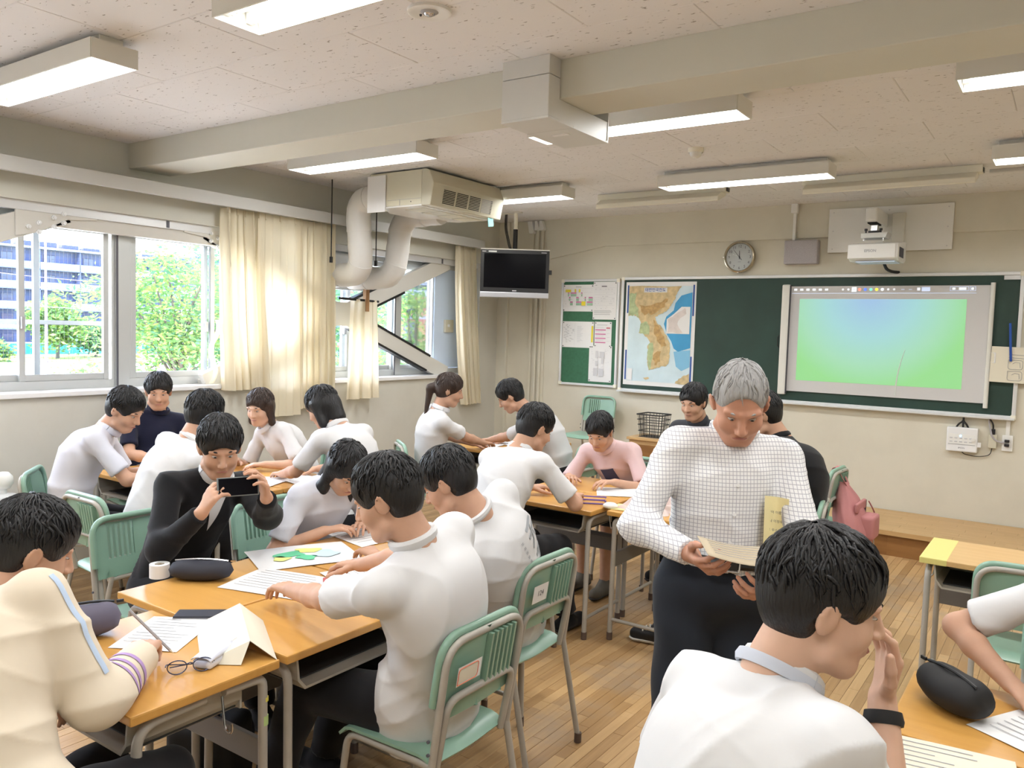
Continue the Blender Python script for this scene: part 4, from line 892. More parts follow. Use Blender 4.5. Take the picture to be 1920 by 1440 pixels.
# stickers
def sticker(ch, x0, x1, z0, z1, txt=None, frame=False):
    y = lambda z: -.188 - (z - .53) * .16 - .034
    p = lambda x, z, d: V(x, y(z) - d, z)
    o = MB().add([p(x0, z0, .0), p(x1, z0, .0), p(x1, z1, .0), p(x0, z1, .0)], [(0, 1, 2, 3)]).build('sticker', 'paper', ch)
    if txt: text('number', txt, .030, 'print_dark', p((x0 + x1) / 2, (z0 + z1) / 2, .001), (1, 0, 0), (0, -.16, 1), ch)
    if frame:
        mat('sticker_orange', (.80, .22, .10), .6)
        MB().tube(rounded([p(x0 + .004, z0 + .004, .001), p(x1 - .016, z0 + .004, .001), p(x1 - .016, z1 - .006, .001), p(x0 + .004, z1 - .006, .001), p(x0 + .004, z0 + .004, .001)], .012, 4), .0012, 5).build('sticker_border', 'sticker_orange', ch)
        MB().add([p(x0 + .008, z0 + .008, .0006), p(x1 - .02, z0 + .008, .0006), p(x1 - .02, z1 - .01, .0006), p(x0 + .008, z1 - .01, .0006)], [(0, 1, 2, 3)]).build('sticker_field', 'paper_cream', ch)
sticker(c1, -.148, -.035, .655, .715, frame=True); sticker(c2, -.140, -.04, .655, .725, '124')
# coloured tape on one leg of the near desk
mat('tape_yellow', (.75, .68, .12), .6); mat('tape_green', (.45, .62, .25), .6); mat('tape_teal', (.03, .45, .36), .6)
for z, m, h in ((.60, 'tape_yellow', .012), (.53, 'tape_green', .028), (.36, 'tape_teal', .022)): MB().cyl((.292, .1935, z), (.292, .1935, z + h), .0142, n=12).build('leg_tape', m, deskA)

# ------------------------------------------------------------------ things on the desks
def flat_sheet(name, lab, cat, x, y, w, h, rot, m, z=DZ + .0015, curl=.002, group=None, print_=None):
    e = empty(name, (x, y, z), math.radians(rot)); tag(e, lab, cat, group)
    MB().grid(lambda u, v: V((u - .5) * w, (v - .5) * h, curl * math.sin(PI * u) + curl * math.sin(2.3 * v)), 7, 7).build('sheet', m, e, smooth=180)
    if print_:
        r = random.Random(int(x * 100)); 
        for k in range(print_): y0 = h * .4 - k * h * .8 / print_; MB().bb(-w * .4, w * r.uniform(.0, .4), y0 - .0015, y0 + .0015, curl * 2 + .0006, curl * 2 + .0009).build('text_line', 'print_grey', e)
    return e
flat_sheet('worksheet', 'white worksheet under the hand of the pupil in the cream jacket', 'paper', 3.36, -6.34, .21, .26, 30, 'paper', print_=9)
# folded paper stand (name tent)
e = empty('folded_paper', (3.60, -6.27, DZ + .001), math.radians(-28)); tag(e, 'cream paper folded like a tent on the near desk corner', 'folded paper')
MB().add([V(-.22, -.08, 0), V(.10, -.10, 0), V(.12, .03, .055), V(-.20, .05, .06), V(-.18, .12, .0), V(.15, .10, 0)], [(0, 1, 2, 3), (3, 2, 5, 4)]).build('sheet', 'paper_cream', e, solid=.0012)
MB().add([V(.10, -.10, 0), V(.155, .0, .002), V(.12, .03, .055)], [(0, 1, 2)]).build('flap', 'paper_cream', e, solid=.0012)
# clear glasses case and glasses
glass_mat('clear_plastic', (.86, .90, .98)); mat('case_milk', (.70, .74, .86), .25)
e = empty('glasses_case', (3.645, -6.355, DZ + .001), math.radians(112)); tag(e, 'translucent blue-white glasses case lying on the near desk', 'glasses case')
MB().bb(-.078, .078, -.030, .030, 0, .026).build('base', 'case_milk', e, bevel=.012, seg=4, smooth=60)
MB().grid(lambda u, v: V(-.08 + .16 * u, .031 * math.cos(PI * v), .024 + .022 * math.sin(PI * v) * math.sin(PI * (.06 + .88 * u)) ** .4), 14, 10).build('lid', 'case_milk', e, smooth=180, solid=.0015)
for k in range(5): MB().bb(.035 + k * .008, .039 + k * .008, -.026, -.020, .042, .0435).build('vent_hole', 'paper', e)
e = empty('glasses', (3.665, -6.455, DZ + .001), math.radians(60)); tag(e, 'metal framed glasses lying in front of the glasses case', 'glasses')
def ring(cx): return [V(cx + .025 * math.cos(t), -.004 + .002 * math.cos(2 * t), .020 + .019 * math.sin(t)) for t in np.linspace(0, 2 * PI, 25)]
mat('frame_blue', (.08, .09, .16), .25, metal=.6)
for cx in (-.033, .033):
    MB().tube(ring(cx), .0016, 6).build('rim', 'frame_blue', e, smooth=True)
    MB().lathe([(0, 0), (.019, 0)], lambda x, y, h, cx=cx: V(cx + x * 1.25, -.004, .020 + y), 24).build('lens', 'clear_plastic', e)
    s = 1 if cx > 0 else -1
    MB().tube(rounded([V(s * .062, -.002, .024), V(s * .060, .02, .022), V(s * .02, .03, .012), V(-s * .05, .035, .006)], .02, 4), .0018, 6).build('temple', 'frame_blue', e, smooth=True)
MB().tube([V(-.009, -.004, .026), V(0, -.006, .030), V(.009, -.004, .026)], .0015, 6).build('bridge', 'frame_blue', e, smooth=True)
def pouch(name, lab, x, y, z, L_, r, rot, m, zipm='chrome', cat='pencil case'):
    e = empty(name, (x, y, z), math.radians(rot)); tag(e, lab, cat)
    def f(u, v):
        t = 2 * PI * v; k = max(0, math.sin(PI * u)) ** .30; return V((u - .5) * L_, r * k * math.cos(t) * 1.15, r * .92 * (1 + k * math.sin(t)) * (1 + .05 * math.sin(9 * u)))
    MB().grid(f, 16, 18).build('body', m, e, smooth=180, weld=True)
    MB().tube([V((u - .5) * L_ * .9, .2 * r, r * 1.86 * (.9 + .1 * math.sin(PI * u))) for u in np.linspace(.05, .95, 8)], .004, 6).build('zip', zipm, e)
    MB().bb(L_ * .44, L_ * .44 + .02, .15 * r, .15 * r + .006, r * 1.6, r * 1.75).build('zip_pull', zipm, e)
    return e
mat('pouch_dark', (.025, .027, .04), .7); mat('pouch_plum', (.10, .09, .13), .75); mat('pouch_black', (.008, .008, .009), .7); mat('lavender', (.30, .30, .55), .6)
pouch('pencil_case', 'long dark pencil case in front of the pupil in the black jacket', 2.98, -5.955, DZ, .24, .042, 38, 'pouch_dark')
pouch('pencil_case', 'plum-grey pouch with a black zip behind the cream sleeve', 3.20, -6.50, DZ, .20, .055, 70, 'pouch_plum', 'cable_black')
pouch('pencil_case', 'fat black pouch on the desk at the lower right', 5.40, -5.36, DZ, .22, .058, 135, 'pouch_black', 'cable_black')
pouch('pencil_case', 'lavender pouch on the window desk beside the leaning pupil in white', 1.27, -4.98, DZ, .17, .04, 20, 'lavender')
e = empty('tape_roll', (2.83, -6.03, DZ), .4); tag(e, 'white tape roll beside the dark pencil case', 'tape roll'); MB().lathe([(.018, .0), (.036, .0), (.036, .05), (.018, .05), (.018, 0)], lambda x, y, h: V(x, y, h), 26).build('roll', 'paper', e, smooth=50); MB().lathe([(.0, .002), (.018, .002), (.018, .048)], lambda x, y, h: V(x, y, h), 20).build('core', 'paper_kraft', e)
e = flat_sheet('coloured_map_sheet', 'paper with a green and yellow coloured map in the middle of the group', 'map sheet', 3.02, -5.50, .42, .30, 65, 'paper', curl=.003)
mat('crayon_green', (.13, .55, .30), .8); mat('crayon_yellow', (.78, .80, .25), .8); mat('crayon_blue', (.55, .72, .80), .8)
for (ox, oy, r_, m_) in ((-.05, .02, .06, 'crayon_green'), (.03, .05, .05, 'crayon_yellow'), (.09, -.02, .055, 'crayon_blue'), (.0, -.05, .04, 'crayon_green'), (-.1, -.03, .035, 'crayon_yellow')):
    MB().add([V(ox + r_ * (1 + .3 * math.sin(3 * t + ox * 40)) * math.cos(t), oy + r_ * (.8 + .25 * math.sin(2 * t + oy * 50)) * math.sin(t), .0078) for t in np.linspace(0, 2 * PI, 20)[:-1]], [tuple(range(19))]).build('crayon_patch', m_, e)
flat_sheet('worksheet', 'large white sheet before the polo shirt pupil', 'paper', 3.24, -5.80, .36, .26, 15, 'paper', print_=8)
flat_sheet('worksheet', 'white sheet between the map sheet and the printed shirt', 'paper', 3.40, -5.52, .21, .29, -20, 'paper', z=DZ + .004, print_=8)
flat_sheet('worksheet', 'white sheet under the hands of the long-haired pupil', 'paper', 2.98, -5.12, .21, .29, 80, 'paper', print_=7)
e = empty('red_pencil_box', (3.43, -5.66, DZ), 1.0); tag(e, 'small red box beside the polo pupil\'s papers', 'box'); mat('red_box', (.48, .08, .07), .5); MB().bb(-.075, .075, -.02, .02, 0, .03).build('box', 'red_box', e, bevel=.004); MB().bb(-.076, .02, -.021, .021, .012, .031).build('lid', 'red_box', e, bevel=.003)
e = empty('flat_case', (3.33, -6.17, DZ), .7); tag(e, 'flat dark grey case lying between the near desks', 'case'); MB().bb(-.10, .10, -.035, .035, 0, .014).build('case', 'pouch_dark', e, bevel=.005); MB().bb(-.10, .10, -.036, -.033, .006, .008).build('seam', 'print_grey', e)
for k, (x, y, r_, lab) in enumerate(((.62, -4.62, 10, 'white worksheet near the navy pupil'), (1.18, -4.66, -15, 'white worksheet in the middle of the window desks'), (1.62, -4.60, 20, 'white worksheet beside the pupil with chin-length hair'), (1.02, -4.98, 40, 'white worksheet before the leaning pupil in white'), (1.72, -4.40, 80, 'white worksheet under the bending pupil in white'))):
    flat_sheet('worksheet', lab, 'paper', x, y, .21, .297, r_, 'paper', z=DZ + .0015 + k * .0008, print_=6)
flat_sheet('worksheet', 'white worksheet before the ponytail pupil', 'paper', 1.62, -2.30, .21, .297, 10, 'paper', print_=6); flat_sheet('worksheet', 'white worksheet under the pupil bending left', 'paper', 1.76, -2.12, .21, .297, 70, 'paper', z=DZ + .003, print_=6)
flat_sheet('worksheet', 'large white worksheet in front of the pupil in pink', 'paper', 3.42, -3.34, .36, .26, 30, 'paper', print_=7)
flat_sheet('yellow_sheet', 'yellow sheet on the desk left of the teacher', 'paper', 3.64, -3.73, .20, .16, 5, 'paper_yellow')
flat_sheet('booklet', 'cream booklet on the desk before the nearest boy', 'booklet', 5.40, -5.72, .34, .24, 8, 'paper_cream', print_=8)
flat_sheet('worksheet', 'white sheet on the desk at the lower right edge', 'paper', 5.62, -5.42, .30, .21, -30, 'paper', print_=6)
# purple pencil frame (thin box outline), white mouse-shaped eraser, crumpled pale cloth
mat('purple_plastic', (.16, .10, .42), .4)
e = empty('purple_pencil_tray', (3.40, -3.73, DZ), .5); tag(e, 'open purple plastic tray on the corner of the aisle desk', 'tray')
for z in (.004, .026): MB().tube([V(-.07, -.045, z), V(.07, -.045, z), V(.08, .04, z), V(-.06, .045, z), V(-.07, -.045, z)], .004, 6).build('rim', 'purple_plastic', e)
MB().bb(-.068, .07, -.043, .041, .0, .003).build('base', 'desk_wood', e)
e = empty('white_eraser', (3.545, -3.78, DZ), .2); tag(e, 'round white eraser beside the purple tray', 'eraser'); MB().lathe([(0, .03), (.02, .028), (.034, .018), (.036, .008), (.03, 0), (0, 0)], lambda x, y, h: V(x * 1.2, y, h), 24).build('eraser', 'white_paint', e, smooth=60); MB().lathe([(.0365, .006), (.0365, .012)], lambda x, y, h: V(x * 1.2, y, h), 24).build('band', 'paper_cream', e)
mat('cloth_pink', (.62, .50, .46), .9)
e = empty('crumpled_cloth', (3.72, -3.62, DZ)); tag(e, 'crumpled pale pink cloth lying on the desk left of the teacher', 'cloth')
def crump(u, v):
    a, b = (u - .5) * .30, (v - .5) * .34; h = .032 + .018 * math.sin(17 * u + 3 * math.sin(9 * v)) + .014 * math.sin(21 * v + 4 * u); ed = min(u, 1 - u, v, 1 - v); return V(a + .01 * math.sin(19 * v), b + .012 * math.sin(15 * u), max(.001, h * min(1, ed / .15)))
MB().grid(crump, 34, 34).build('cloth', 'cloth_pink', e, smooth=180); MB().grid(lambda u, v: crump(u, .97 + .03 * v) + V(0, .006 * v, .003), 34, 3).build('hem', 'cloth_pink', e, smooth=180)

# ------------------------------------------------------------------ pink bag hanging on the chair back
mat('bag_pink', (.50, .21, .21), .75, bump=(14, .25)); mat('bag_dark', (.06, .035, .07), .6); mat('tag_cream', (.72, .66, .38), .6); mat('tag_mint', (.45, .62, .52), .6)
e = empty('pink_bag', (4.385, -1.93, .30)); tag(e, 'dusty pink drawstring backpack hanging on a chair back', 'bag')
def bagf(u, v):   # u around, v bottom to top
    t = 2 * PI * u; pr = [(0, .10), (.06, .165), (.25, .185), (.5, .165), (.75, .12), (.92, .06), (1, .035)]
    for (a, r0), (b, r1) in zip(pr[:-1], pr[1:]):
        if a <= v <= b: r = r0 + (r1 - r0) * (v - a) / (b - a); break
    wr = 1 + .07 * math.sin(5 * t + 6 * v) * v + .03 * math.sin(11 * t)
    return V(.02 + .06 * (1 - v) + r * .62 * wr * math.cos(t) - .05 * v, r * 1.0 * wr * math.sin(t) - .02 * (1 - v), .42 * v)
MB().grid(bagf, 40, 20).build('body', 'bag_pink', e, smooth=180, weld=True)
MB().lathe([(0, .003), (.10, .003)], lambda x, y, h: V(.08 + x * .62, y - .02, h), 24).build('base', 'bag_pink', e)
MB().bb(.10, .20, -.10, .09, .06, .22).build('front_pocket', 'bag_pink', e, bevel=.025, seg=3, smooth=60)
MB().bb(.075, .10, -.13, .13, .235, .30).build('flap', 'bag_pink', e, bevel=.012, seg=3, smooth=60); MB().bb(.09, .098, .12, .145, .18, .29).build('side_panel', 'bag_dark', e)
for y0, y1 in ((-.035, -.05), (.03, .05)):
    MB().tube(rounded([V(.0, y0, .40), V(-.04, y1, .47), V(-.05, y1, .51), V(-.095, y1 * .8, .515), V(-.10, y1 * .7, .45), V(-.03, y0 * .6, .41)], .03, 5), .008, 8, flat=.4).build('strap', 'bag_pink', e, smooth=True)
MB().tube(rounded([V(.12, .10, .29), V(.16, .14, .20), V(.15, .13, .06), V(.13, .10, .03)], .04, 5), .008, 8, flat=.4).build('strap', 'bag_pink', e, smooth=True)
for y, z, m, w_ in ((.05, -.03, 'tag_mint', .05), (.115, -.05, 'tag_cream', .045)):
    MB().cyl((.16, y, z + .10), (.165, y, z + .03), .003, n=6).build('cord', 'silver', e); MB().bb(.150, .165, y - w_ / 2, y + w_ / 2, z - .06, z + .035).build('tag', m, e, bevel=.008, seg=2)
# basket on a lectern behind the group
e = empty('lectern', (2.26, -.46, .2)); tag(e, 'small wooden lectern on the platform under the blackboard', 'lectern')
bx('cabinet', -.18, .18, -.17, .17, 0, .46, 'stage_oak', e, bevel=.004); bx('top', -.20, .20, -.19, .19, .46, .485, 'stage_oak', e, bevel=.004); bx('door', -.16, .16, -.178, -.171, .04, .42, 'stage_riser', e, bevel=.002); MB().cyl((.12, -.178, .25), (.12, -.195, .25), .01, n=10).build('knob', 'chrome', e)
e = empty('wire_basket', (2.26, -.46, .686)); tag(e, 'black wire basket standing on the lectern behind the teacher', 'basket')
for z, s in ((.22, 1.0), (.17, .97), (.12, .93), (.06, .89), (.0, .85)): MB().tube(rounded([V(-.13 * s, -.12 * s, z), V(.13 * s, -.12 * s, z), V(.13 * s, .12 * s, z), V(-.13 * s, .12 * s, z), V(-.13 * s, -.12 * s, z)], .03, 3), .004 if z < .2 else .007, 6).build('hoop', 'cable_black', e)
for k in range(28):
    t = 2 * PI * k / 28; c, s_ = math.cos(t), math.sin(t); m_ = max(abs(c), abs(s_)); MB().cyl((.11 * c / m_, .10 * s_ / m_, 0), (.13 * c / m_, .12 * s_ / m_, .22), .0028, n=5).build('wire', 'cable_black', e)
bx('base', -.108, .108, -.10, .10, -.002, .002, 'cable_black', e)
# white rounded thing at the far left edge, on a white box by the wall
e = empty('white_cabinet', (.33, -5.64, 0)); tag(e, 'low white cabinet at the left edge by the window wall', 'cabinet'); bx('body', -.28, .28, -.22, .10, 0, .60, 'white_paint', e, bevel=.004); bx('top', -.29, .29, -.23, .11, .60, .62, 'white_gloss', e, bevel=.003); bx('door', -.27, -.003, -.228, -.222, .03, .57, 'white_gloss', e); bx('door', .003, .27, -.228, -.222, .03, .57, 'white_gloss', e)
e = empty('round_appliance', (.50, -5.58, .622)); tag(e, 'small round white appliance at the left edge of the photo', 'appliance'); MB().lathe([(0, 0), (.07, 0), (.07, .012), (.02, .02), (.018, .05)], lambda x, y, h: V(x, y, h), 24).build('stand', 'white_gloss', e, smooth=50); MB().lathe([(0, .05), (.035, .052), (.055, .085), (.05, .12), (.03, .145), (0, .15)], lambda x, y, h: V(x, y, h), 24).build('head', 'white_paint', e, smooth=60)
# bags and things under the desks
e = empty('backpack', (3.22, -6.08, 0), .5); tag(e, 'black backpack lying on the floor under the near desks', 'bag')
MB().bb(-.12, .12, -.10, .10, .0, .32).build('body', 'pouch_black', e, bevel=.045, seg=4, smooth=60); MB().bb(-.10, .10, -.15, -.09, .03, .19).build('pocket', 'pouch_black', e, bevel=.02, seg=3, smooth=60)
for s in (-1, 1): MB().tube(rounded([V(s * .07, .09, .30), V(s * .08, .17, .22), V(s * .09, .11, .05)], .06, 5), .012, 8, flat=.35).build('strap', 'pouch_dark', e, smooth=True)
MB().tube(arc((0, .0, .31), .03, 0, PI, 8), .006, 6).build('grab_loop', 'pouch_dark', e)
# ------------------------------------------------------------------ people: signed-distance bodies polygonised with surface nets
def npv(v): return np.array([v[0], v[1], v[2]], dtype=np.float64)
def nrm(v): v = np.asarray(v, float); return v / (np.linalg.norm(v) + 1e-12)
class SDF:
    def __init__(s, h): s.h = h; s.ops = []
    def cone(s, a, b, r0, r1, k=.02, clip=None): s.ops.append(('c', npv(a), npv(b), r0, r1, k, clip)); return s
    def ell(s, c, r, R=None, k=.02, clip=None, sub=False): s.ops.append(('e', npv(c), np.array(r, float), np.eye(3) if R is None else R, k, clip, sub)); return s
    def run(s, disp=None, cut=()):
        h = s.h; lo = np.full(3, 1e9); hi = -lo.copy(); bb = []
        for o in s.ops:
            if o[0] == 'c': m = max(o[3], o[4]) + .0; l = np.minimum(o[1], o[2]) - m; u = np.maximum(o[1], o[2]) + m
            else: e = np.sqrt(((o[3] * o[2][None, :]) ** 2).sum(1)); l = o[1] - e; u = o[1] + e
            k = o[5] if o[0] == 'c' else o[4]; bb.append((l - k - 2 * h, u + k + 2 * h))
            if not (o[0] == 'e' and o[6]): lo = np.minimum(lo, l); hi = np.maximum(hi, u)
        lo -= 3 * h; hi += 3 * h; n = np.ceil((hi - lo) / h).astype(int) + 1
        G = np.full(n, .5, np.float32)
        for o, (l, u) in zip(s.ops, bb):
            i0 = np.maximum(0, np.floor((l - lo) / h).astype(int)); i1 = np.minimum(n, np.ceil((u - lo) / h).astype(int) + 1)
            if (i1 <= i0).any(): continue
            X = (lo[0] + h * np.arange(i0[0], i1[0]))[:, None, None]; Y = (lo[1] + h * np.arange(i0[1], i1[1]))[None, :, None]; Z = (lo[2] + h * np.arange(i0[2], i1[2]))[None, None, :]
            if o[0] == 'c':
                _, a, b, r0, r1, k, clip = o; d = b - a; dd = max(d @ d, 1e-9)
                x, y, z = X - a[0], Y - a[1], Z - a[2]; t = np.clip((x * d[0] + y * d[1] + z * d[2]) / dd, 0, 1)
                D = np.sqrt((x - t * d[0]) ** 2 + (y - t * d[1]) ** 2 + (z - t * d[2]) ** 2) - (r0 + (r1 - r0) * t); sub = False
            else:
                _, c, r, R, k, clip, sub = o; x, y, z = X - c[0], Y - c[1], Z - c[2]
                q = [x * R[0, i] + y * R[1, i] + z * R[2, i] for i in range(3)]
                k0 = np.sqrt(sum((q[i] / r[i]) ** 2 for i in range(3))); k1 = np.sqrt(sum((q[i] / r[i] ** 2) ** 2 for i in range(3))); D = k0 * (k0 - 1) / np.maximum(k1, 1e-6)
            if clip is not None:
                for p0, nn in clip: D = np.maximum(D, (X - p0[0]) * nn[0] + (Y - p0[1]) * nn[1] + (Z - p0[2]) * nn[2])
            sl = tuple(slice(a, b) for a, b in zip(i0, i1)); g = G[sl]
            if sub: hh = np.clip(.5 - .5 * (g + D) / k, 0, 1); G[sl] = g + (-D - g) * hh + k * hh * (1 - hh)
            else: hh = np.clip(.5 + .5 * (g - D) / k, 0, 1); G[sl] = g + (D - g) * hh - k * hh * (1 - hh)
        for p0, nn in cut:
            X = (lo[0] + h * np.arange(n[0]))[:, None, None]; Y = (lo[1] + h * np.arange(n[1]))[None, :, None]; Z = (lo[2] + h * np.arange(n[2]))[None, None, :]
            G = np.maximum(G, (X - p0[0]) * nn[0] + (Y - p0[1]) * nn[1] + (Z - p0[2]) * nn[2])
        G[0], G[-1], G[:, 0], G[:, -1], G[:, :, 0], G[:, :, -1] = (.1,) * 6
        return nets(G, lo, h)
CO = np.array([[a, b, c] for a in (0, 1) for b in (0, 1) for c in (0, 1)])
ED = [(i, j) for i in range(8) for j in range(i + 1, 8) if np.abs(CO[i] - CO[j]).sum() == 1]
def nets(G, lo, h):
    ins = G < 0; c = np.zeros(tuple(np.array(G.shape) - 1), np.int8)
    n = G.shape
    for a, b, d in CO: c += ins[a:n[0] - 1 + a, b:n[1] - 1 + b, d:n[2] - 1 + d]
    act = np.argwhere((c > 0) & (c < 8)); idx = np.full(c.shape, -1, np.int32); idx[tuple(act.T)] = np.arange(len(act))
    vals = np.stack([G[tuple((act + o).T)] for o in CO], 1); pos = np.zeros((len(act), 3)); cnt = np.zeros(len(act))
    for i, j in ED:
        a, b = vals[:, i], vals[:, j]; m = (a < 0) != (b < 0); t = np.where(m, a / np.where(m, a - b, 1), 0)
        pos += np.where(m[:, None], CO[i] + (CO[j] - CO[i]) * t[:, None], 0); cnt += m
    V_ = lo + h * (act + pos / cnt[:, None]); F = []
    for ax in range(3):
        sh = [slice(None)] * 3; s0 = list(sh); s1 = list(sh); s0[ax] = slice(0, -1); s1[ax] = slice(1, None)
        A = ins[tuple(s0)]; B = ins[tuple(s1)]; e = np.argwhere(A != B); e = e[(e[:, (ax + 1) % 3] > 0) & (e[:, (ax + 2) % 3] > 0)]
        u = np.zeros(3, int); u[(ax + 1) % 3] = 1; w = np.zeros(3, int); w[(ax + 2) % 3] = 1
        q = np.stack([idx[tuple((e - u - w).T)], idx[tuple((e - w).T)], idx[tuple(e.T)], idx[tuple((e - u).T)]], 1)
        fl_ = A[tuple(e.T)]; q[~fl_] = q[~fl_][:, ::-1]; F.append(q)
    F = np.concatenate(F); F = F[(F >= 0).all(1)]
    return V_, F
def smooth_mesh(Vv, F, it=2, lam=.5):
    for _ in range(it):
        acc = np.zeros_like(Vv); cn = np.zeros(len(Vv))
        for i in range(4):
            a, b = F[:, i], F[:, (i + 1) % 4]; np.add.at(acc, a, Vv[b]); np.add.at(cn, a, 1)
        Vv = Vv + lam * (acc / np.maximum(cn, 1)[:, None] - Vv)
    return Vv
def mesh_from(name, parts, m, wr=None):
    """parts: list of (verts, quads); joined into one mesh"""
    vs, fs, o = [], [], 0
    for v, f in parts: vs.append(v); fs.append(f + o); o += len(v)
    me = bpy.data.meshes.new(name); v = np.concatenate(vs); f = np.concatenate(fs)
    me.vertices.add(len(v)); me.vertices.foreach_set('co', v.astype(np.float32).ravel())
    me.loops.add(f.size); me.loops.foreach_set('vertex_index', f.astype(np.int32).ravel()); me.polygons.add(len(f)); me.polygons.foreach_set('loop_start', np.arange(0, f.size, 4, dtype=np.int32))
    me.update(calc_edges=True); me.validate(); me.polygons.foreach_set('use_smooth', np.ones(len(me.polygons), bool)); me.materials.append(M(m) if isinstance(m, str) else m); return me
def tubes_mesh(name, paths, radii, m, ns=4):
    """many tapered strands in one mesh; paths (N, K, 3), radii (N, K)"""
    N, K, _ = paths.shape; T = np.gradient(paths, axis=1); T /= np.linalg.norm(T, axis=2, keepdims=True) + 1e-9
    up = np.array([.31, .17, .93]); A = np.cross(T, up); A /= np.linalg.norm(A, axis=2, keepdims=True) + 1e-9; B = np.cross(T, A)
    th = 2 * PI * np.arange(ns) / ns; P = paths[:, :, None, :] + radii[:, :, None, None] * (A[:, :, None, :] * np.cos(th)[None, None, :, None] + B[:, :, None, :] * np.sin(th)[None, None, :, None])
    ii = np.arange(N)[:, None, None] * K * ns + np.arange(K - 1)[None, :, None] * ns; j = np.arange(ns)[None, None, :]; j2 = (j + 1) % ns
    F = np.stack([ii + j, ii + j2, ii + ns + j2, ii + ns + j], -1).reshape(-1, 4); return P.reshape(-1, 3), F
def ik(a, b, l0, l1, pole):
    d = b - a; L_ = np.linalg.norm(d); mx = (l0 + l1) * .995
    if L_ > mx: b = a + d / L_ * mx; d = b - a; L_ = mx
    L_ = max(L_, abs(l0 - l1) + .02); u = d / np.linalg.norm(d); x = (l0 * l0 - l1 * l1 + L_ * L_) / (2 * L_); hh = math.sqrt(max(0, l0 * l0 - x * x))
    p = pole - u * (pole @ u); return a + u * x + nrm(p) * hh, b
def basis(f, up=(0, 0, 1)):
    f = nrm(f); up = np.asarray(up, float); r = nrm(np.cross(f, up)); u = np.cross(r, f); return np.stack([r, f, u], 1)   # columns right, fwd, up

mat('skin', (.56, .33, .225), .55, spec=.35, sss=.12, noise=(18, .07)); mat('skin_old', (.52, .27, .185), .55, spec=.35, sss=.12, noise=(22, .10)); mat('skin_pale', (.62, .39, .28), .55, spec=.35, sss=.12, noise=(18, .06))
mat('lip', (.42, .17, .14), .5); mat('eye_white', (.50, .46, .43), .3); mat('iris', (.02, .012, .01), .15); mat('nail', (.62, .42, .34), .35)
def hair_mat(name, c, c2):
    m = mat(name, c, .42, spec=.4); N, L, b = nodes(m); tc = N.new('ShaderNodeTexCoord'); mp = N.new('ShaderNodeMapping'); mp.inputs['Scale'].default_value = (160, 160, 26); L.new(tc.outputs['Object'], mp.inputs['Vector'])
    n = N.new('ShaderNodeTexNoise'); n.inputs['Scale'].default_value = 1; n.inputs['Detail'].default_value = 2; L.new(mp.outputs[0], n.inputs['Vector']); mx = N.new('ShaderNodeMix'); mx.data_type = 'RGBA'; mx.inputs['A'].default_value = (*c, 1); mx.inputs['B'].default_value = (*c2, 1); L.new(n.outputs['Fac'], mx.inputs['Factor']); L.new(mx.outputs['Result'], b.inputs['Base Color'])
    bp = N.new('ShaderNodeBump'); bp.inputs['Strength'].default_value = .7; bp.inputs['Distance'].default_value = .004; L.new(n.outputs['Fac'], bp.inputs['Height']); L.new(bp.outputs[0], b.inputs['Normal'])
hair_mat('hair_black', (.004, .004, .005), (.016, .015, .016)); hair_mat('hair_brown', (.02, .012, .010), (.06, .035, .025)); hair_mat('hair_grey', (.22, .22, .22), (.42, .41, .40))
for n_, c_ in (('shirt_white', (.68, .68, .69)), ('shirt_lilac', (.64, .65, .72)), ('cloth_black', (.010, .010, .012)), ('cloth_navy', (.012, .014, .035)), ('cloth_cream', (.72, .63, .50)), ('shirt_pink', (.66, .48, .48)), ('denim_dark', (.022, .027, .038)), ('cloth_charcoal', (.035, .037, .045)), ('sock_white', (.7, .7, .68))):
    mat(n_, c_, .85, spec=.2, bump=(7, .35), sheen=.1)
def check_mat():   # white shirt with a thin woven grid
    m = mat('shirt_check', (.80, .80, .80), .85, spec=.2); N, L, b = nodes(m); tc = N.new('ShaderNodeTexCoord'); mp = N.new('ShaderNodeMapping'); mp.inputs['Rotation'].default_value = (0, 0, math.radians(-35)); L.new(tc.outputs['Object'], mp.inputs['Vector']); sp = N.new('ShaderNodeSeparateXYZ'); L.new(mp.outputs[0], sp.inputs[0])
    outs = []
    for i, per in ((0, .0105), (2, .0115)):
        a = N.new('ShaderNodeMath'); a.operation = 'DIVIDE'; a.inputs[1].default_value = per; L.new(sp.outputs[i], a.inputs[0]); f = N.new('ShaderNodeMath'); f.operation = 'FRACT'; L.new(a.outputs[0], f.inputs[0]); c = N.new('ShaderNodeMath'); c.operation = 'LESS_THAN'; c.inputs[1].default_value = .16; L.new(f.outputs[0], c.inputs[0]); outs.append(c.outputs[0])
    mxm = N.new('ShaderNodeMath'); mxm.operation = 'MAXIMUM'; L.new(outs[0], mxm.inputs[0]); L.new(outs[1], mxm.inputs[1]); mx = N.new('ShaderNodeMix'); mx.data_type = 'RGBA'; mx.inputs['A'].default_value = (.80, .80, .81, 1); mx.inputs['B'].default_value = (.42, .42, .47, 1); L.new(mxm.outputs[0], mx.inputs['Factor']); L.new(mx.outputs['Result'], b.inputs['Base Color'])
    n = N.new('ShaderNodeTexNoise'); n.inputs['Scale'].default_value = 9; L.new(tc.outputs['Object'], n.inputs['Vector']); bp = N.new('ShaderNodeBump'); bp.inputs['Strength'].default_value = .4; bp.inputs['Distance'].default_value = .01; L.new(n.outputs['Fac'], bp.inputs['Height']); L.new(bp.outputs[0], b.inputs['Normal'])
check_mat()

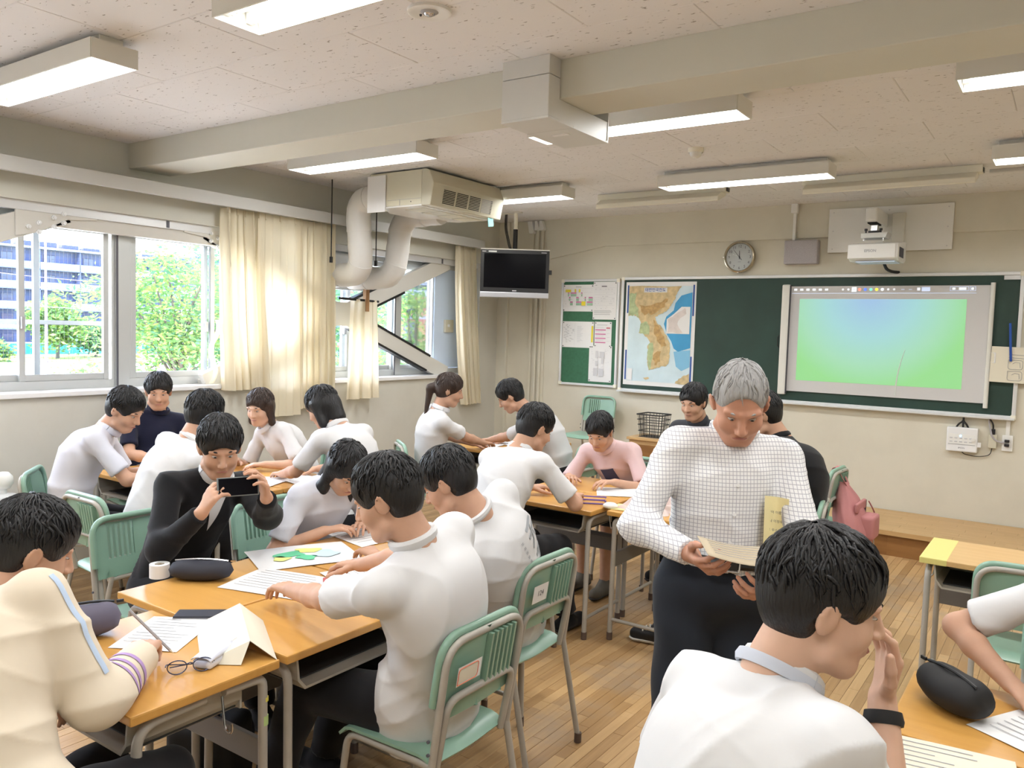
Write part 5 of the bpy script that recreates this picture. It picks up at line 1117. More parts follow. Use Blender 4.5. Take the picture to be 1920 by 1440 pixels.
def hand_ops(S, W, d, n, side, curl, sc, spread=0.0, thumb=1.0):
    d = nrm(d); n = nrm(n - d * (np.asarray(n) @ d)); th = -side * np.cross(n, d); tips = []
    seg = [(.040, .024, .020), (.044, .027, .021), (.041, .025, .020), (.032, .019, .018)]; cu = curl if isinstance(curl, (list, tuple)) else [curl] * 4
    for i in range(4):
        r = W + sc * (d * .012 + th * (.013 - .0085 * i)); kn = W + sc * (d * (.088 - .004 * abs(i - 1) - (.006 if i == 3 else 0)) + th * (.031 - .0205 * i)); S.cone(r, kn, .0135 * sc, .0112 * sc, .012)
        p = kn; fd = nrm(d + th * spread * (1.5 - i) * .3); an = 0
        for j, (l, bend) in enumerate(zip(seg[i], (50, 65, 45))):
            an += math.radians(bend) * cu[i]; q = p + sc * l * (fd * math.cos(an) + n * math.sin(an)); S.cone(p, q, (.0092 - .0010 * j) * sc, (.0084 - .0012 * j) * sc, .0035); p = q
        tips.append(p)
    p = W + sc * (d * .026 + th * .022 + n * .006); dirs = [nrm(d * .62 + th * .72 + n * .28), nrm(d * .85 + th * .42 + n * .30 * thumb), nrm(d * .95 + th * .10 * thumb + n * .28 * thumb)]
    for j, l in enumerate((.042, .033, .026)): q = p + sc * l * dirs[j]; S.cone(p, q, (.0135 - .0018 * j) * sc, (.0112 - .0014 * j) * sc, .006); p = q
    tips.append(p); return tips

def person(label, H, look, P, face, hands, hair='short', hairm='hair_black', skin='skin', top='shirt_white', sleeve='short', pants='cloth_black', s=1.0, up=None, feet=None, stand=False, det=1, group=None, elbow=None, bare_leg=False, shoes='cloth_black', sw=.185, collar=True, hand_n=None, curl=.45, back=.045, hem=.02, openj=None, hd=None, bulk=1.0, knee=None, nohair=False, collar_m=None):
    H = npv(H); P = npv(P); B = basis(look, up if up is not None else (0, 0, 1)); hr, hf, hu = B[:, 0], B[:, 1], B[:, 2]
    face = nrm(np.array([face[0], face[1], 0.0])); N0 = H - hu * .135 * s - hf * .035 * s
    spine = N0 - P; u = nrm(spine); r = nrm(np.cross(face, np.array([0, 0, 1.0]))); r = nrm(r - u * (r @ u)); t = np.cross(u, r)
    Lsp = np.linalg.norm(spine); RB = np.stack([r, t, u], 1)
    pt = lambda k: P + spine * k - t * back * math.sin(PI * min(1, k * .98)) * s
    hv = .0048 if det >= 2 else (.0065 if det == 1 else .009)        # voxel of skin parts
    cv = .007 if det >= 2 else (.0105 if det == 1 else .014)         # voxel of cloth
    SH = [pt(.85) + r * q * sw * s + t * .01 for q in (-1, 1)]        # left, right shoulder
    # ---- arms
    arms = []
    for i, q in enumerate((-1, 1)):
        Wt = npv(hands[i]); pole = np.array([0, 0, -1.0]) * .8 + r * q * .55 - t * .25 if elbow is None or elbow[i] is None else npv(elbow[i]) - SH[i]
        E_, Wt = ik(SH[i], Wt, .285 * s, .245 * s, pole); arms.append((SH[i], E_, Wt))
    # ---- legs
    hips = [P + r * q * .088 * s - np.array([0, 0, .03]) for q in (-1, 1)]; legs = []
    for i, q in enumerate((-1, 1)):
        if feet is None: F_ = P + face * .50 * s + r * q * .12; F_[2] = .085
        else: F_ = npv(feet[i])
        kp = face * 1.0 + np.array([0, 0, .9]) if not stand else face
        if knee is not None: kp = npv(knee[i]) - hips[i]
        K_, F_ = ik(hips[i], F_, .42 * s, .41 * s, kp); legs.append((hips[i], K_, F_))
    # ---- body mesh: head + neck, arms + hands, trunk + legs
    S = SDF(hv); ho = lambda x, y, z: H + s * (hr * x + hf * y + hu * z); R = B; k = .018
    S.ell(ho(0, -.014, .036), np.array([.0745, .094, .084]) * s, R, k); S.ell(ho(0, .022, -.028), np.array([.0615, .068, .082]) * s, R, .03); S.ell(ho(0, .050, -.092), np.array([.031, .030, .022]) * s, R, .03)
    for q in (-1, 1):
        S.ell(ho(q * .040, .052, -.030), np.array([.024, .026, .026]) * s, R, .02); S.cone(ho(q * .052, .010, -.075), ho(q * .022, .055, -.098), .020 * s, .018 * s, .02)
        S.ell(ho(q * .0305, .092, .008), np.array([.016, .016, .0085]) * s, R, .012, sub=True)
        S.ell(ho(q * .079, -.012, -.008), np.array([.0075, .021, .032]) * s, R @ basis_rot(.0, q * .25, .25), .006); S.ell(ho(q * .089, -.008, -.004), np.array([.0045, .011, .018]) * s, R, .004, sub=True)
        S.cone(ho(q * .010, .084, .026), ho(q * .048, .072, .026), .008 * s, .008 * s, .012)
    S.cone(ho(0, .088, .010), ho(0, .106, -.026), .0075 * s, .0115 * s, .012)
    for q in (-1, 1): S.ell(ho(q * .0115, .097, -.031), np.array([.0085, .0095, .0075]) * s, R, .006)
    S.cone(ho(-.013, .083, -.062), ho(.013, .083, -.062), .0085 * s, .0085 * s, .010); S.ell(ho(0, .0965, -.0605), np.array([.021, .006, .0016]) * s, R, .003, sub=True)
    neck = pt(.93); S.cone(ho(0, -.022, -.055), neck, .050 * s, .056 * s, .025); S.cone(ho(0, -.030, -.02), neck - t * .01, .046 * s, .055 * s, .02)
    parts = [S.run()]
    for i, q in enumerate((-1, 1)):
        A_, E_, W_ = arms[i]; S = SDF(hv * (.92 if det >= 2 else 1)); S.cone(A_, E_, .043 * s, .036 * s, .02); S.cone(E_, E_ + (W_ - E_) * .35, .036 * s, .037 * s, .02); S.cone(E_ + (W_ - E_) * .35, W_, .036 * s, .025 * s, .015)
        fd = nrm(W_ - E_); n = np.array([0, 0, -1.0]) if hand_n is None or hand_n[i] is None else npv(hand_n[i]); dd = fd if hd is None or hd[i] is None else npv(hd[i])
        if hand_n is None or hand_n[i] is None: dd = nrm(np.array([dd[0], dd[1], dd[2] * .4]))
        hand_ops(S, W_, dd, n, q, curl if not isinstance(curl, dict) else curl[i], s * .98, spread=.25); parts.append(S.run())
    S = SDF(.018); trunk(S, pt, RB, P, r, t, u, s, 0.0, SH, hips)
    for i in range(2): Hh, K_, F_ = legs[i]; S.cone(Hh, K_, .078 * s, .052 * s, .03); S.cone(K_, K_ + (F_ - K_) * .35, .050 * s, .052 * s, .03); S.cone(K_ + (F_ - K_) * .35, F_, .050 * s, .034 * s, .02)
    parts.append(S.run()); o = obj('person', mesh_from('person_body', parts, skin)); tag(o, label, 'person', group)
    # ---- face details
    if det >= 0:
        for q in (-1, 1):
            c = ho(q * .0290, .0715, .0055); sp = MB(); nn = 8
            def es(rr, cc, f0): return [(cc + rr * (hr * math.sin(a) * math.cos(b) + hu * math.sin(a) * math.sin(b) * f0 + hf * math.cos(a))) for a in np.linspace(0, PI * .6, 5) for b in np.linspace(0, 2 * PI, 11)[:-1]]
            quad = [(i * 10 + j, i * 10 + (j + 1) % 10, (i + 1) * 10 + (j + 1) % 10, (i + 1) * 10 + j) for i in range(4) for j in range(10)]
            e1 = MB().add([Vector(v) for v in es(.0118 * s, c, .30)], quad).build('eye', 'eye_white', o, smooth=180)
            MB().add([Vector(v) for v in es(.0072 * s, c + hf * .0062 * s - hu * .0008, .45)], quad).build('iris', 'iris', e1, smooth=180)
            MB().tube([Vector(ho(q * .013, .0865, .0265)), Vector(ho(q * .031, .0835, .0305)), Vector(ho(q * .048, .0690, .0265))], [.0032 * s, .0036 * s, .0014], 6).build('eyebrow', hairm, o, smooth=True)
        MB().tube([Vector(ho(x, .0925 - 9 * x * x, -.0605 + (.001 if abs(x) < .01 else 0))) for x in (-.022, -.012, 0, .012, .022)], [.001, .0038 * s, .0046 * s, .0038 * s, .001], 8, flat=.75).build('lips', 'lip', o, smooth=True)
    # ---- top
    S = SDF(cv); g = .014 * bulk
    hemz = P - u * hem; trunk(S, pt, RB, P, r, t, u, s, g, SH, hips, clip=[(hemz, -u)], bulk=bulk)
    if hem > .08: S.ell(P - u * .06 * s + t * .01, np.array([.168 * bulk + g, .128 * bulk + g, .20]) * s, RB, .04, [(hemz, -u)])
    for i in range(2):
        A_, E_, W_ = arms[i]
        if sleeve == 'short':
            e_ = A_ + (E_ - A_) * .80; ax = nrm(E_ - A_); S.cone(A_, A_ + (E_ - A_) * .98, .049 * s * bulk, .063 * s * bulk, .035, clip=[(e_, ax)])
        elif sleeve == 'long':
            e_ = E_ + (W_ - E_) * .96; ax = nrm(W_ - E_); S.cone(A_, E_, .056 * s * bulk, .052 * s * bulk, .025); S.cone(E_, W_ + ax * .03, .052 * s * bulk, .038 * s * bulk, .025, clip=[(e_, ax)])
            mid = E_ + (W_ - E_) * .12; S.ell(mid, np.array([.057, .057, .05]) * s * bulk, None, .03)
    v, f = S.run(cut=[(pt(.935) + u * .02, u)] if False else ())
    # soft folds: small displacement along the normal from layered sines
    ctr = v - P; a = ctr @ r; b = ctr @ t; c = ctr @ u; sd_ = H[0] * 37 % 6.28
    def ridge(x): return 1 - np.abs(np.sin(x))
    f1 = ridge(13 * a + 9 * c + 2.2 * np.sin(7 * c + sd_) + 1.5 * np.sin(9 * b)); f2 = ridge(10 * a - 15 * c + 2.5 * np.sin(6 * a + sd_) + 4 * b); f3 = ridge(24 * c + 6 * a + 2 * np.sin(8 * b + sd_)); m1 = .5 + .5 * np.sin(5 * c + 6 * a + sd_); m2 = .5 + .5 * np.sin(7 * b - 5 * c + 2 * sd_)
    w_ = .0085 * (f1 ** 3) * m1 + .008 * (f2 ** 3) * (1 - m1) + .003 * (f3 ** 4) * m2 - .003
    nor = vnormals(v, f); v = v + nor * w_[:, None] * min(bulk, 2.2 - bulk); tp = obj('shirt' if top.startswith('shirt') else 'jacket', mesh_from('top', [(v, f)], top), None, o)
    if collar:
        c0 = pt(.955) + t * .012; ringp = [c0 + (r * .066 * math.cos(a_) + t * .060 * math.sin(a_)) * s + u * (.018 - .016 * math.sin(a_)) for a_ in np.linspace(0, 2 * PI, 21)]
        MB().tube([Vector(p) for p in ringp], [.013 * s] * 21, 8, flat=1.6).build('collar', collar_m or top, o, smooth=True)
    # ---- trousers
    S = SDF(cv * 1.25); S.ell(P - np.array([0, 0, .01]), np.array([.172, .135, .125]) * s, RB if stand else np.stack([r, np.cross(np.array([0, 0, 1.0]), r), np.array([0, 0, 1.0])], 1), .03)
    if stand: S.ell(P + u * .07, np.array([.155, .115, .09]) * s, RB, .03, clip=[(P + u * .10, u)])
    for i in range(2):
        Hh, K_, F_ = legs[i]; e_ = K_ + (F_ - K_) * (.93 if not bare_leg else .02); ax = nrm(F_ - K_); S.cone(Hh, K_, .098 * s, .074 * s, .04, clip=[(e_, ax)] if bare_leg else None)
        if not bare_leg: S.cone(K_, F_, .074 * s, .060 * s, .03, clip=[(e_, ax)])
    v, f = S.run(); ctr = v - P; w_ = .003 * np.sin(30 * ctr[:, 2] + 14 * ctr[:, 0]) + .002 * np.sin(44 * ctr[:, 1] - 20 * ctr[:, 2]); v = v + vnormals(v, f) * w_[:, None]
    obj('trousers' if not bare_leg else 'shorts', mesh_from('trousers', [(v, f)], pants), None, o)
    # ---- shoes
    for i in range(2):
        Hh, K_, F_ = legs[i]; fw = nrm(np.array([face[0], face[1], 0])); rr = np.cross(fw, [0, 0, 1.0]); S = SDF(.009 if det >= 1 else .013); b_ = F_.copy(); b_[2] = .045
        S.cone(b_ - fw * .05, b_ + fw * .13, .040, .036, .02); S.cone(b_ + fw * .02 + np.array([0, 0, .02]), F_ + np.array([0, 0, .015]), .040, .036, .03); v, f = S.run(cut=[(np.array([0, 0, .022]), np.array([0, 0, -1.0]))]); sh = obj('shoe', mesh_from('shoe', [(v, f)], shoes), None, o)
        S = SDF(.008); S.cone(b_ - fw * .052, b_ + fw * .135, .044, .041, .02); v, f = S.run(cut=[(np.array([0, 0, .028]), np.array([0, 0, 1.0])), (np.array([0, 0, .004]), np.array([0, 0, -1.0]))]); obj('sole', mesh_from('sole', [(v, f)], 'sock_white' if shoes == 'sneaker_black' else 'rubber_black'), None, sh)
    if not nohair: make_hair(o, ho, R, s, hair, hairm, hv, pt, t, r, u)
    o['_'] = 0; del o['_']
    return dict(o=o, top=tp, arms=arms, legs=legs, pt=pt, r=r, t=t, u=u, ho=ho, s=s)
def basis_rot(ax, ay, az): return np.array(Euler((ax, ay, az)).to_matrix())
def vnormals(v, f):
    n = np.cross(v[f[:, 2]] - v[f[:, 0]], v[f[:, 3]] - v[f[:, 1]]); out = np.zeros_like(v)
    for i in range(4): np.add.at(out, f[:, i], n)
    return out / (np.linalg.norm(out, axis=1, keepdims=True) + 1e-12)
def trunk(S, pt, RB, P, r, t, u, s, g, SH, hips, clip=None, bulk=1.0):
    b = bulk if g else 1.0
    S.ell(P + u * .01, np.array([.158 * b + g, .112 * b + g, .12 + g]) * s, RB, .05, clip); S.ell(pt(.28), np.array([.140 * b + g, .102 * b + g, .13]) * s, RB, .06, clip); S.ell(pt(.52), np.array([.150 * b + g, .108 * b + g, .14]) * s, RB, .06, clip); S.ell(pt(.70), np.array([.158 * b + g, .112 * b + g, .13]) * s, RB, .06, clip)
    S.cone(SH[0] + r * .025, SH[1] - r * .025, (.043 + g) * s, (.043 + g) * s, .045, clip)
    for q in (0, 1): S.cone(pt(.90) - t * .005, SH[q] + u * .0, (.046 + g * .3) * s, (.036 + g) * s, .04, clip)
def make_hair(o, ho, R, s, style, m, hv, pt, t, r, u):
    S = SDF(max(.006, hv)); rng = np.random.RandomState(int(abs(ho(0, 0, 0)[0] * 1000)) % 9999); thin = style == 'old'; ex = .004 if thin else .014
    S.ell(ho(0, -.016, .040), np.array([.0745 + ex, .096 + ex, .086 + ex]) * s, R, .02)
    if style != 'old': S.ell(ho(0, -.045, -.005), np.array([.075, .068, .082]) * s, R, .03)
    else: S.ell(ho(0, -.045, -.005), np.array([.072, .060, .070]) * s, R, .03)
    if style in ('long', 'bob', 'pony'):
        for q in (-1, 1):
            e_ = ho(q * .080, -.005, -.13 if style != 'bob' else -.11)
            if style != 'pony': S.cone(ho(q * .072, -.01, .02), e_, .030 * s, .026 * s, .03)
            if style == 'long': S.cone(e_, ho(q * .085, .02, -.30), .030 * s, .016 * s, .03)
        if style == 'long': S.cone(ho(0, -.07, -.02), ho(0, -.10, -.22), .062 * s, .055 * s, .04)
        if style == 'bob': S.cone(ho(0, -.06, -.02), ho(0, -.06, -.10), .068 * s, .060 * s, .03)
        if style == 'pony': S.cone(ho(0, -.10, .03), ho(0, -.15, -.02), .026 * s, .032 * s, .02); S.cone(ho(0, -.15, -.02), ho(0, -.13, -.24), .032 * s, .012 * s, .02)
    # face opening, ears, nape
    S.ell(ho(0, .090, -.045), np.array([.068, .075, .094 if style != 'old' else .125]) * s, R, .012, sub=True)
    if style in ('short', 'old'):
        for q in (-1, 1): S.ell(ho(q * .086, .010, -.050), np.array([.034, .050, .058]) * s, R, .01, sub=True)
        S.ell(ho(0, -.03, -.125), np.array([.12, .12, .060]) * s, R, .01, sub=True)
    v, f = S.run(); parts = [(v, f)]
    # strands lying over the cap, flowing from the crown
    n = {'short': 420, 'old': 160, 'long': 300, 'bob': 300, 'pony': 260}[style]; az = rng.rand(n) * 2 * PI; t0 = rng.rand(n) * 1.35 + .05; ln = .45 + .35 * rng.rand(n); K = 6; tt = np.linspace(0, 1, K); rad = np.array([.0745 + ex, .096 + ex, .086 + ex]) * s; th = t0[:, None] + ln[:, None] * tt[None, :]; a2 = az[:, None] + .25 * np.sin(3 * tt)[None, :] * (rng.rand(n)[:, None] - .5) * 2
    lift = 1.0 + (.05 if not thin else .015) * rng.rand(n)[:, None] * np.sin(PI * np.minimum(1, tt * 1.1))[None, :]
    crown = -.35   # tilt the pole backwards
    lx = np.sin(th) * np.cos(a2); ly = np.sin(th) * np.sin(a2); lz = np.cos(th); cy, sy = math.cos(crown), math.sin(crown); ly, lz = ly * cy + lz * sy, -ly * sy + lz * cy
    loc = np.stack([lx * rad[0], ly * rad[1], lz * rad[2]], -1) * lift[:, :, None] + np.array([0, -.016, .040]) * s
    end = loc[:, -1]; ok = ~((end[:, 1] > .045 * s) & (end[:, 2] < .058 * s)) & (end[:, 2] > -.055 * s) & ~((np.abs(end[:, 0]) > .05 * s) & (end[:, 2] < .0) & (end[:, 1] > -.04 * s)); loc = loc[ok]
    Pw = np.einsum('nkj,ij->nki', loc, R) + ho(0, 0, 0); rr = (.0036 * (1 - .85 * tt ** 2))[None, :] * (.6 + .8 * rng.rand(len(loc)))[:, None]
    parts.append(tubes_mesh('strands', Pw, rr * s, m)); obj('hair', mesh_from('hair', parts, m), None, o)
# ------------------------------------------------------------------ the people of the room
mat('sneaker_black', (.012, .012, .014), .6); mat('shoe_olive', (.10, .09, .07), .7); mat('mask_none', (.8, .8, .8), .8)
PZ = .555
p1 = person('pupil in a cream tracksuit jacket with striped sleeve, seen from behind at the left edge', (3.44, -6.76, 1.085), (.22, 1, -.45), (3.75, -6.98, PZ), (-.10, 1), ((3.40, -6.80, .66), (3.60, -6.55, .785)), hd=(None, (-.80, .55, -.05)), top='cloth_cream', sleeve='long', pants='cloth_black', det=2, elbow=((3.25, -7.05, .70), (3.90, -6.86, .62)), bulk=1.24, bare_leg=True, feet=((3.35, -6.58, .085), (3.66, -6.56, .085)), sw=.185, curl=.75, back=.06, hem=.20)
p2 = person('pupil in a white polo shirt leaning over the desk, back to the camera', (3.926, -5.967, 1.165), (-.88, -.40, -.42), (3.97, -5.80, PZ), (-1, -.08), ((3.37, -5.96, .765), (3.40, -5.66, .765)), top='shirt_white', det=2, elbow=((3.78, -6.20, .70), None), bulk=1.14, hem=.19, back=.06, feet=((3.45, -6.02, .085), (3.40, -5.72, .085)))
p3 = person('pupil in a white shirt with large grey characters on the back, leaning left', (3.70, -5.397, 1.105), (-.85, -.30, -.55), (3.755, -5.08, PZ), (-1, -.12), ((3.36, -5.42, .765), (3.36, -5.16, .765)), top='shirt_white', det=2, bulk=1.10, hem=.18, back=.06, feet=((3.35, -5.25, .085), (3.30, -4.98, .085)))
p4 = person('pupil in a black jacket holding a phone with both hands', (2.729, -5.70, 1.163), (.82, -.42, -.38), (2.44, -5.74, PZ), (1, -.05), ((3.03, -5.70, 1.0), (2.93, -5.92, .96)), top='cloth_black', sleeve='long', det=1, hand_n=((-.3, -1, 0), (.2, .9, .3)), hd=((.25, -.35, .85), (.3, .35, .85)), curl=.6, elbow=((2.98, -5.52, .70), (2.88, -6.05, .70)), skin='skin', collar_m='shirt_white')
p5 = person('long-haired pupil in a white shirt bent over the papers', (2.946, -5.193, 1.038), (.70, -.22, -.68), (2.62, -5.16, PZ), (1, -.05), ((2.93, -5.05, .765), (2.90, -5.28, .765)), hair='long', top='shirt_lilac', det=1, s=.95, sw=.172, back=.05)
p6_ = person('pupil in white leaning forward at the far left, in front of the window', (1.106, -5.18, 1.154), (.80, .38, -.48), (.93, -5.42, PZ), (.64, .77), ((1.05, -4.92, .765), (1.30, -5.02, .765)), top='shirt_lilac', det=0, back=.07)
p7 = person('pupil in a navy shirt facing the room in front of the left window', (.423, -4.554, 1.188), (.85, -.50, -.25), (.34, -4.60, PZ), (1, -.15), ((.72, -4.45, .765), (.70, -4.72, .765)), top='cloth_navy', det=0)
p8 = person('pupil half hidden behind the black jacket, only dark hair visible', (1.75, -5.096, 1.175), (-.1, 1, -.35), (1.66, -5.40, PZ), (0, 1), ((1.60, -4.92, .765), (1.84, -4.92, .765)), top='shirt_white', det=0)
p9 = person('pupil with chin-length hair facing the camera before the wide curtain', (1.168, -4.286, 1.119), (.35, -1, -.30), (1.28, -3.94, PZ), (-.1, -1), ((1.32, -4.36, .765), (1.05, -4.38, .765)), hair='bob', hairm='hair_brown', top='shirt_white', det=0, s=.94, sw=.168, skin='skin_pale')
p10 = person('pupil in white bending over the window desks below the curtain', (1.90, -4.40, 1.185), (-.85, -.20, -.55), (2.20, -4.36, PZ), (-1, -.03), ((1.66, -4.50, .765), (1.68, -4.22, .765)), hair='bob', top='shirt_white', det=0, s=.97, back=.09)
p11 = person('pupil with a long brown ponytail in white, sitting below the television', (1.746, -3.00, 1.215), (.75, .60, -.25), (1.60, -3.02, PZ), (.6, .8), ((1.66, -2.58, .765), (1.84, -2.60, .765)), hair='pony', hairm='hair_brown', top='shirt_white', det=0, s=.97, sw=.17)
p12 = person('pupil in white bending left beside the corner conduits', (1.96, -2.508, 1.16), (-.80, -.45, -.60), (2.27, -2.20, PZ), (-.95, -.3), ((1.66, -2.40, .765), (1.70, -2.16, .765)), top='shirt_white', det=0, back=.08)
p13 = person('pupil with bent back in white at the aisle desk, seen from behind', (3.20, -4.035, 1.15), (.45, 1, -.50), (3.17, -4.36, PZ), (.1, 1), ((3.02, -3.80, .765), (3.36, -3.84, .765)), top='shirt_white', det=1, back=.07, elbow=(None, (3.55, -4.05, .70)), hem=.1)
p14 = person('pupil in pink facing the camera across the aisle desk', (3.12, -3.15, 1.045), (.12, -1, -.62), (3.17, -2.80, PZ), (0, -1), ((3.32, -3.30, .765), (3.0, -3.32, .765)), top='shirt_pink', det=1, s=.96, bare_leg=True, pants='cloth_charcoal', skin='skin', shoes='shoe_olive', feet=((3.22, -3.20, .085), (3.02, -3.14, .085)), back=.05)
p15 = person('dark-haired pupil in black partly hidden left of the teacher', (3.439, -2.396, 1.218), (-.1, -1, -.30), (3.50, -2.12, PZ), (-.1, -1), ((3.60, -2.40, .66), (3.36, -2.44, .66)), top='cloth_charcoal', sleeve='long', det=0)
p16 = person('pupil in black sitting behind the teacher, black and white sneakers under the desk', (4.16, -3.16, 1.245), (-.95, -.35, -.40), (4.37, -3.20, PZ), (-1, -.25), ((3.86, -3.50, .765), (3.86, -3.20, .765)), top='cloth_black', sleeve='long', det=1, shoes='sneaker_black', feet=((3.83, -3.74, .085), (3.92, -3.20, .085)), back=.10, bulk=1.22)
p17 = person('grey-haired teacher in a white checked shirt standing and reading a paper', (4.800, -5.395, 1.487), (.42, -.82, -.66), (4.735, -5.365, .925), (.57, -.82), ((4.985, -5.60, 1.035), (4.775, -5.655, 1.085)), hair='old', hairm='hair_grey', skin='skin_old', top='shirt_check', sleeve='long', pants='denim_dark', s=.98, stand=True, det=2, feet=((4.86, -5.34, .085), (4.63, -5.44, .085)), elbow=((5.06, -5.22, 1.06), (4.50, -5.55, 1.08)), hand_n=((-.5, -.2, .5), (.55, .1, .45)), hd=((-.1, -.75, -.1), (.6, -.55, -.12)), curl=.55, back=.0, hem=-.06, sw=.172, bulk=1.0)
p18 = person('nearest boy in a white shirt with a hand at his mouth, lower right', (5.266, -6.252, 1.214), (.85, .46, -.22), (5.16, -6.50, PZ), (.5, .87), ((5.10, -5.98, .765), (5.352, -6.135, 1.02)), top='shirt_white', det=2, elbow=(None, (5.45, -6.22, .60)), hand_n=(None, (-.8, -.55, .1)), hd=(None, (.1, .05, 1)), curl={0: .4, 1: .5}, back=.07, bulk=1.08, skin='skin_pale', sw=.17)
p19 = person('pupil in white with a black vest cut off by the right edge', (5.78, -5.14, 1.15), (-.1, -1, -.4), (5.72, -4.82, PZ), (0, -1), ((5.78, -5.26, .765), (5.52, -5.20, .765)), hair='bob', top='shirt_white', det=1, elbow=(None, (5.30, -5.14, .70)), s=.97)

# ---- clothing details
def on_cloth(pp, pts, off=.002):
    """project points onto the shirt along the given outward direction"""
    me = pp['top'].data; bv = BVHTree.FromPolygons([v.co for v in me.vertices], [p.vertices for p in me.polygons]); return bv
def project_mesh(me, bv, O, ux, uz, n, off, st=.3):
    for v in me.vertices:
        p = O + ux * v.co.x + uz * v.co.y; hit = bv.ray_cast(p + n * st, -n, .6)
        v.co = (hit[0] + n * off) if hit[0] is not None else p
def cloth_text(pp, body, size, m, ko, side, n, name='lettering', bold=.002, tilt=0):
    cu = bpy.data.curves.new(name, 'FONT'); cu.body = body; cu.size = size; cu.align_x = 'CENTER'; cu.align_y = 'CENTER'; cu.offset = bold; cu.resolution_u = 2
    t_ = bpy.data.objects.new(name, cu); COL.objects.link(t_); dg = bpy.context.evaluated_depsgraph_get(); me = bpy.data.meshes.new_from_object(t_.evaluated_get(dg)); bpy.data.objects.remove(t_); bpy.data.curves.remove(cu); me.materials.clear()
    bm = bmesh.new(); bm.from_mesh(me); bmesh.ops.triangulate(bm, faces=bm.faces[:])
    for _ in range(2):
        ed = [e for e in bm.edges if e.calc_length() > size * .09]
        if ed: bmesh.ops.subdivide_edges(bm, edges=ed, cuts=1); bmesh.ops.triangulate(bm, faces=bm.faces[:])
    bm.to_mesh(me); bm.free(); n = Vector(n).normalized(); uz = Vector(pp['u']); uz = (uz - n * uz.dot(n)).normalized(); ux = uz.cross(n).normalized()
    c, s_ = math.cos(tilt), math.sin(tilt); ux, uz = ux * c + uz * s_, uz * c - ux * s_
    project_mesh(me, on_cloth(pp, None), Vector(ko), ux, uz, n, .0022); return obj(name, me, m, pp['o'])
mat('print_shirt', (.36, .38, .40), .85); mat('stripe_violet', (.42, .28, .55), .85); mat('stripe_sky', (.50, .62, .80), .85)
n3 = -p3['t'] + .15 * p3['r']
cloth_text(p3, '天', .105, 'print_shirt', p3['pt'](.70) + p3['r'] * .07, 0, n3); cloth_text(p3, '荒', .105, 'print_shirt', p3['pt'](.47) + p3['r'] * .075, 0, n3)
for j in range(9): cloth_text(p3, '=', .026, 'print_shirt', p3['pt'](.76 - .04 * j) - p3['r'] * .03, 0, n3, bold=.0004, name='print_mark')
def band(pp, i, k, r_, w_, m, name, seg=1, tilt=.0):
    A_, E_, W_ = [Vector(x) for x in pp['arms'][i]]; a, b = (A_, E_) if seg == 0 else (E_, W_); d = (b - a).normalized(); c = a + (b - a) * k; return MB().tube([c - d * w_ / 2, c + d * w_ / 2], r_, 20, cap=False).build(name, m, pp['o'], smooth=True)
def ray_band(pp, c, d, r_, m, name, w_):   # ribbon wrapped on the sleeve surface
    bv = on_cloth(pp, None); d = Vector(d).normalized(); a = d.orthogonal().normalized(); b = d.cross(a); vs = []; n = 36
    for q in (-.5, .5):
        for j in range(n):
            t_ = 2 * PI * j / n; dr = a * math.cos(t_) + b * math.sin(t_); o_ = Vector(c) + d * w_ * q; h = bv.ray_cast(o_ + dr * .16, -dr, .16); vs.append((h[0] + dr * .002) if h[0] is not None else o_ + dr * r_)
    return MB().add(vs, [(j, (j + 1) % n, n + (j + 1) % n, n + j) for j in range(n)]).build(name, m, pp['o'], smooth=180)
A_, E_, W_ = [Vector(x) for x in p1['arms'][1]]
for k in (.28, .42, .56): ray_band(p1, E_ + (W_ - E_) * k, W_ - E_, .07, 'stripe_violet', 'sleeve_stripe', .013)
bv1 = on_cloth(p1, None); pts = []
for k in np.linspace(.05, 1.0, 14):
    c = A_ + (E_ - A_) * k; nn = (Vector(p1['r']) * .55 + Vector((0, 0, 1)) * .8).normalized(); h = bv1.ray_cast(c + nn * .2, -nn, .3)
    if h[0] is not None: pts.append(h[0] + nn * .001)
if len(pts) > 3: MB().tube(pts, .009, 6, flat=.3).build('sleeve_piping', 'stripe_sky', p1['o'], smooth=True)
for i in (0, 1): pass
# printed patch on the shorts of p1, name strip on collars
mat('print_patch', (.22, .22, .24), .8)
# teacher: belt, buckle, placket buttons, breast note, paper
T = p17; s_ = T['s']; PT = T['pt']; r, t, u = T['r'], T['t'], T['u']; Pv = PT(0)
mat('leather_black', (.012, .011, .010), .35)
MB().tube([Vector(Pv + u * .085 + r * .170 * math.cos(a) + t * .132 * math.sin(a)) for a in np.linspace(0, 2 * PI, 33)], .017, 8, flat=.9).build('belt', 'leather_black', T['o'], smooth=True)
bc = Vector(Pv + u * .085 + t * .150); R3 = Matrix((Vector(r), Vector(t), Vector(u))).transposed()
fr = [bc + Vector(r) * a + Vector(u) * b for a, b in ((-.028, -.019), (.028, -.019), (.028, .019), (-.028, .019), (-.028, -.019))]
MB().tube(rounded(fr, .006, 3), .0028, 6).build('buckle', 'chrome', T['o'], smooth=True); MB().box(bc, (.046, .004, .03), R3).build('buckle_plate', 'leather_black', T['o'])
bvT = on_cloth(T, None)
def onT(a, b, off=.002):
    p = Vector(PT(b)) + Vector(r) * a; n = Vector(t); h = bvT.ray_cast(p + n * .35, -n, .5); return (h[0] + n * off) if h[0] is not None else p + n * .12
for b in (.12, .30, .48, .66): MB().cyl(onT(.0, b, 0), onT(.0, b, .003), .0058, n=12).build('button', 'paper', T['o'])
mat('note_yellow', (.84, .74, .40), .75)
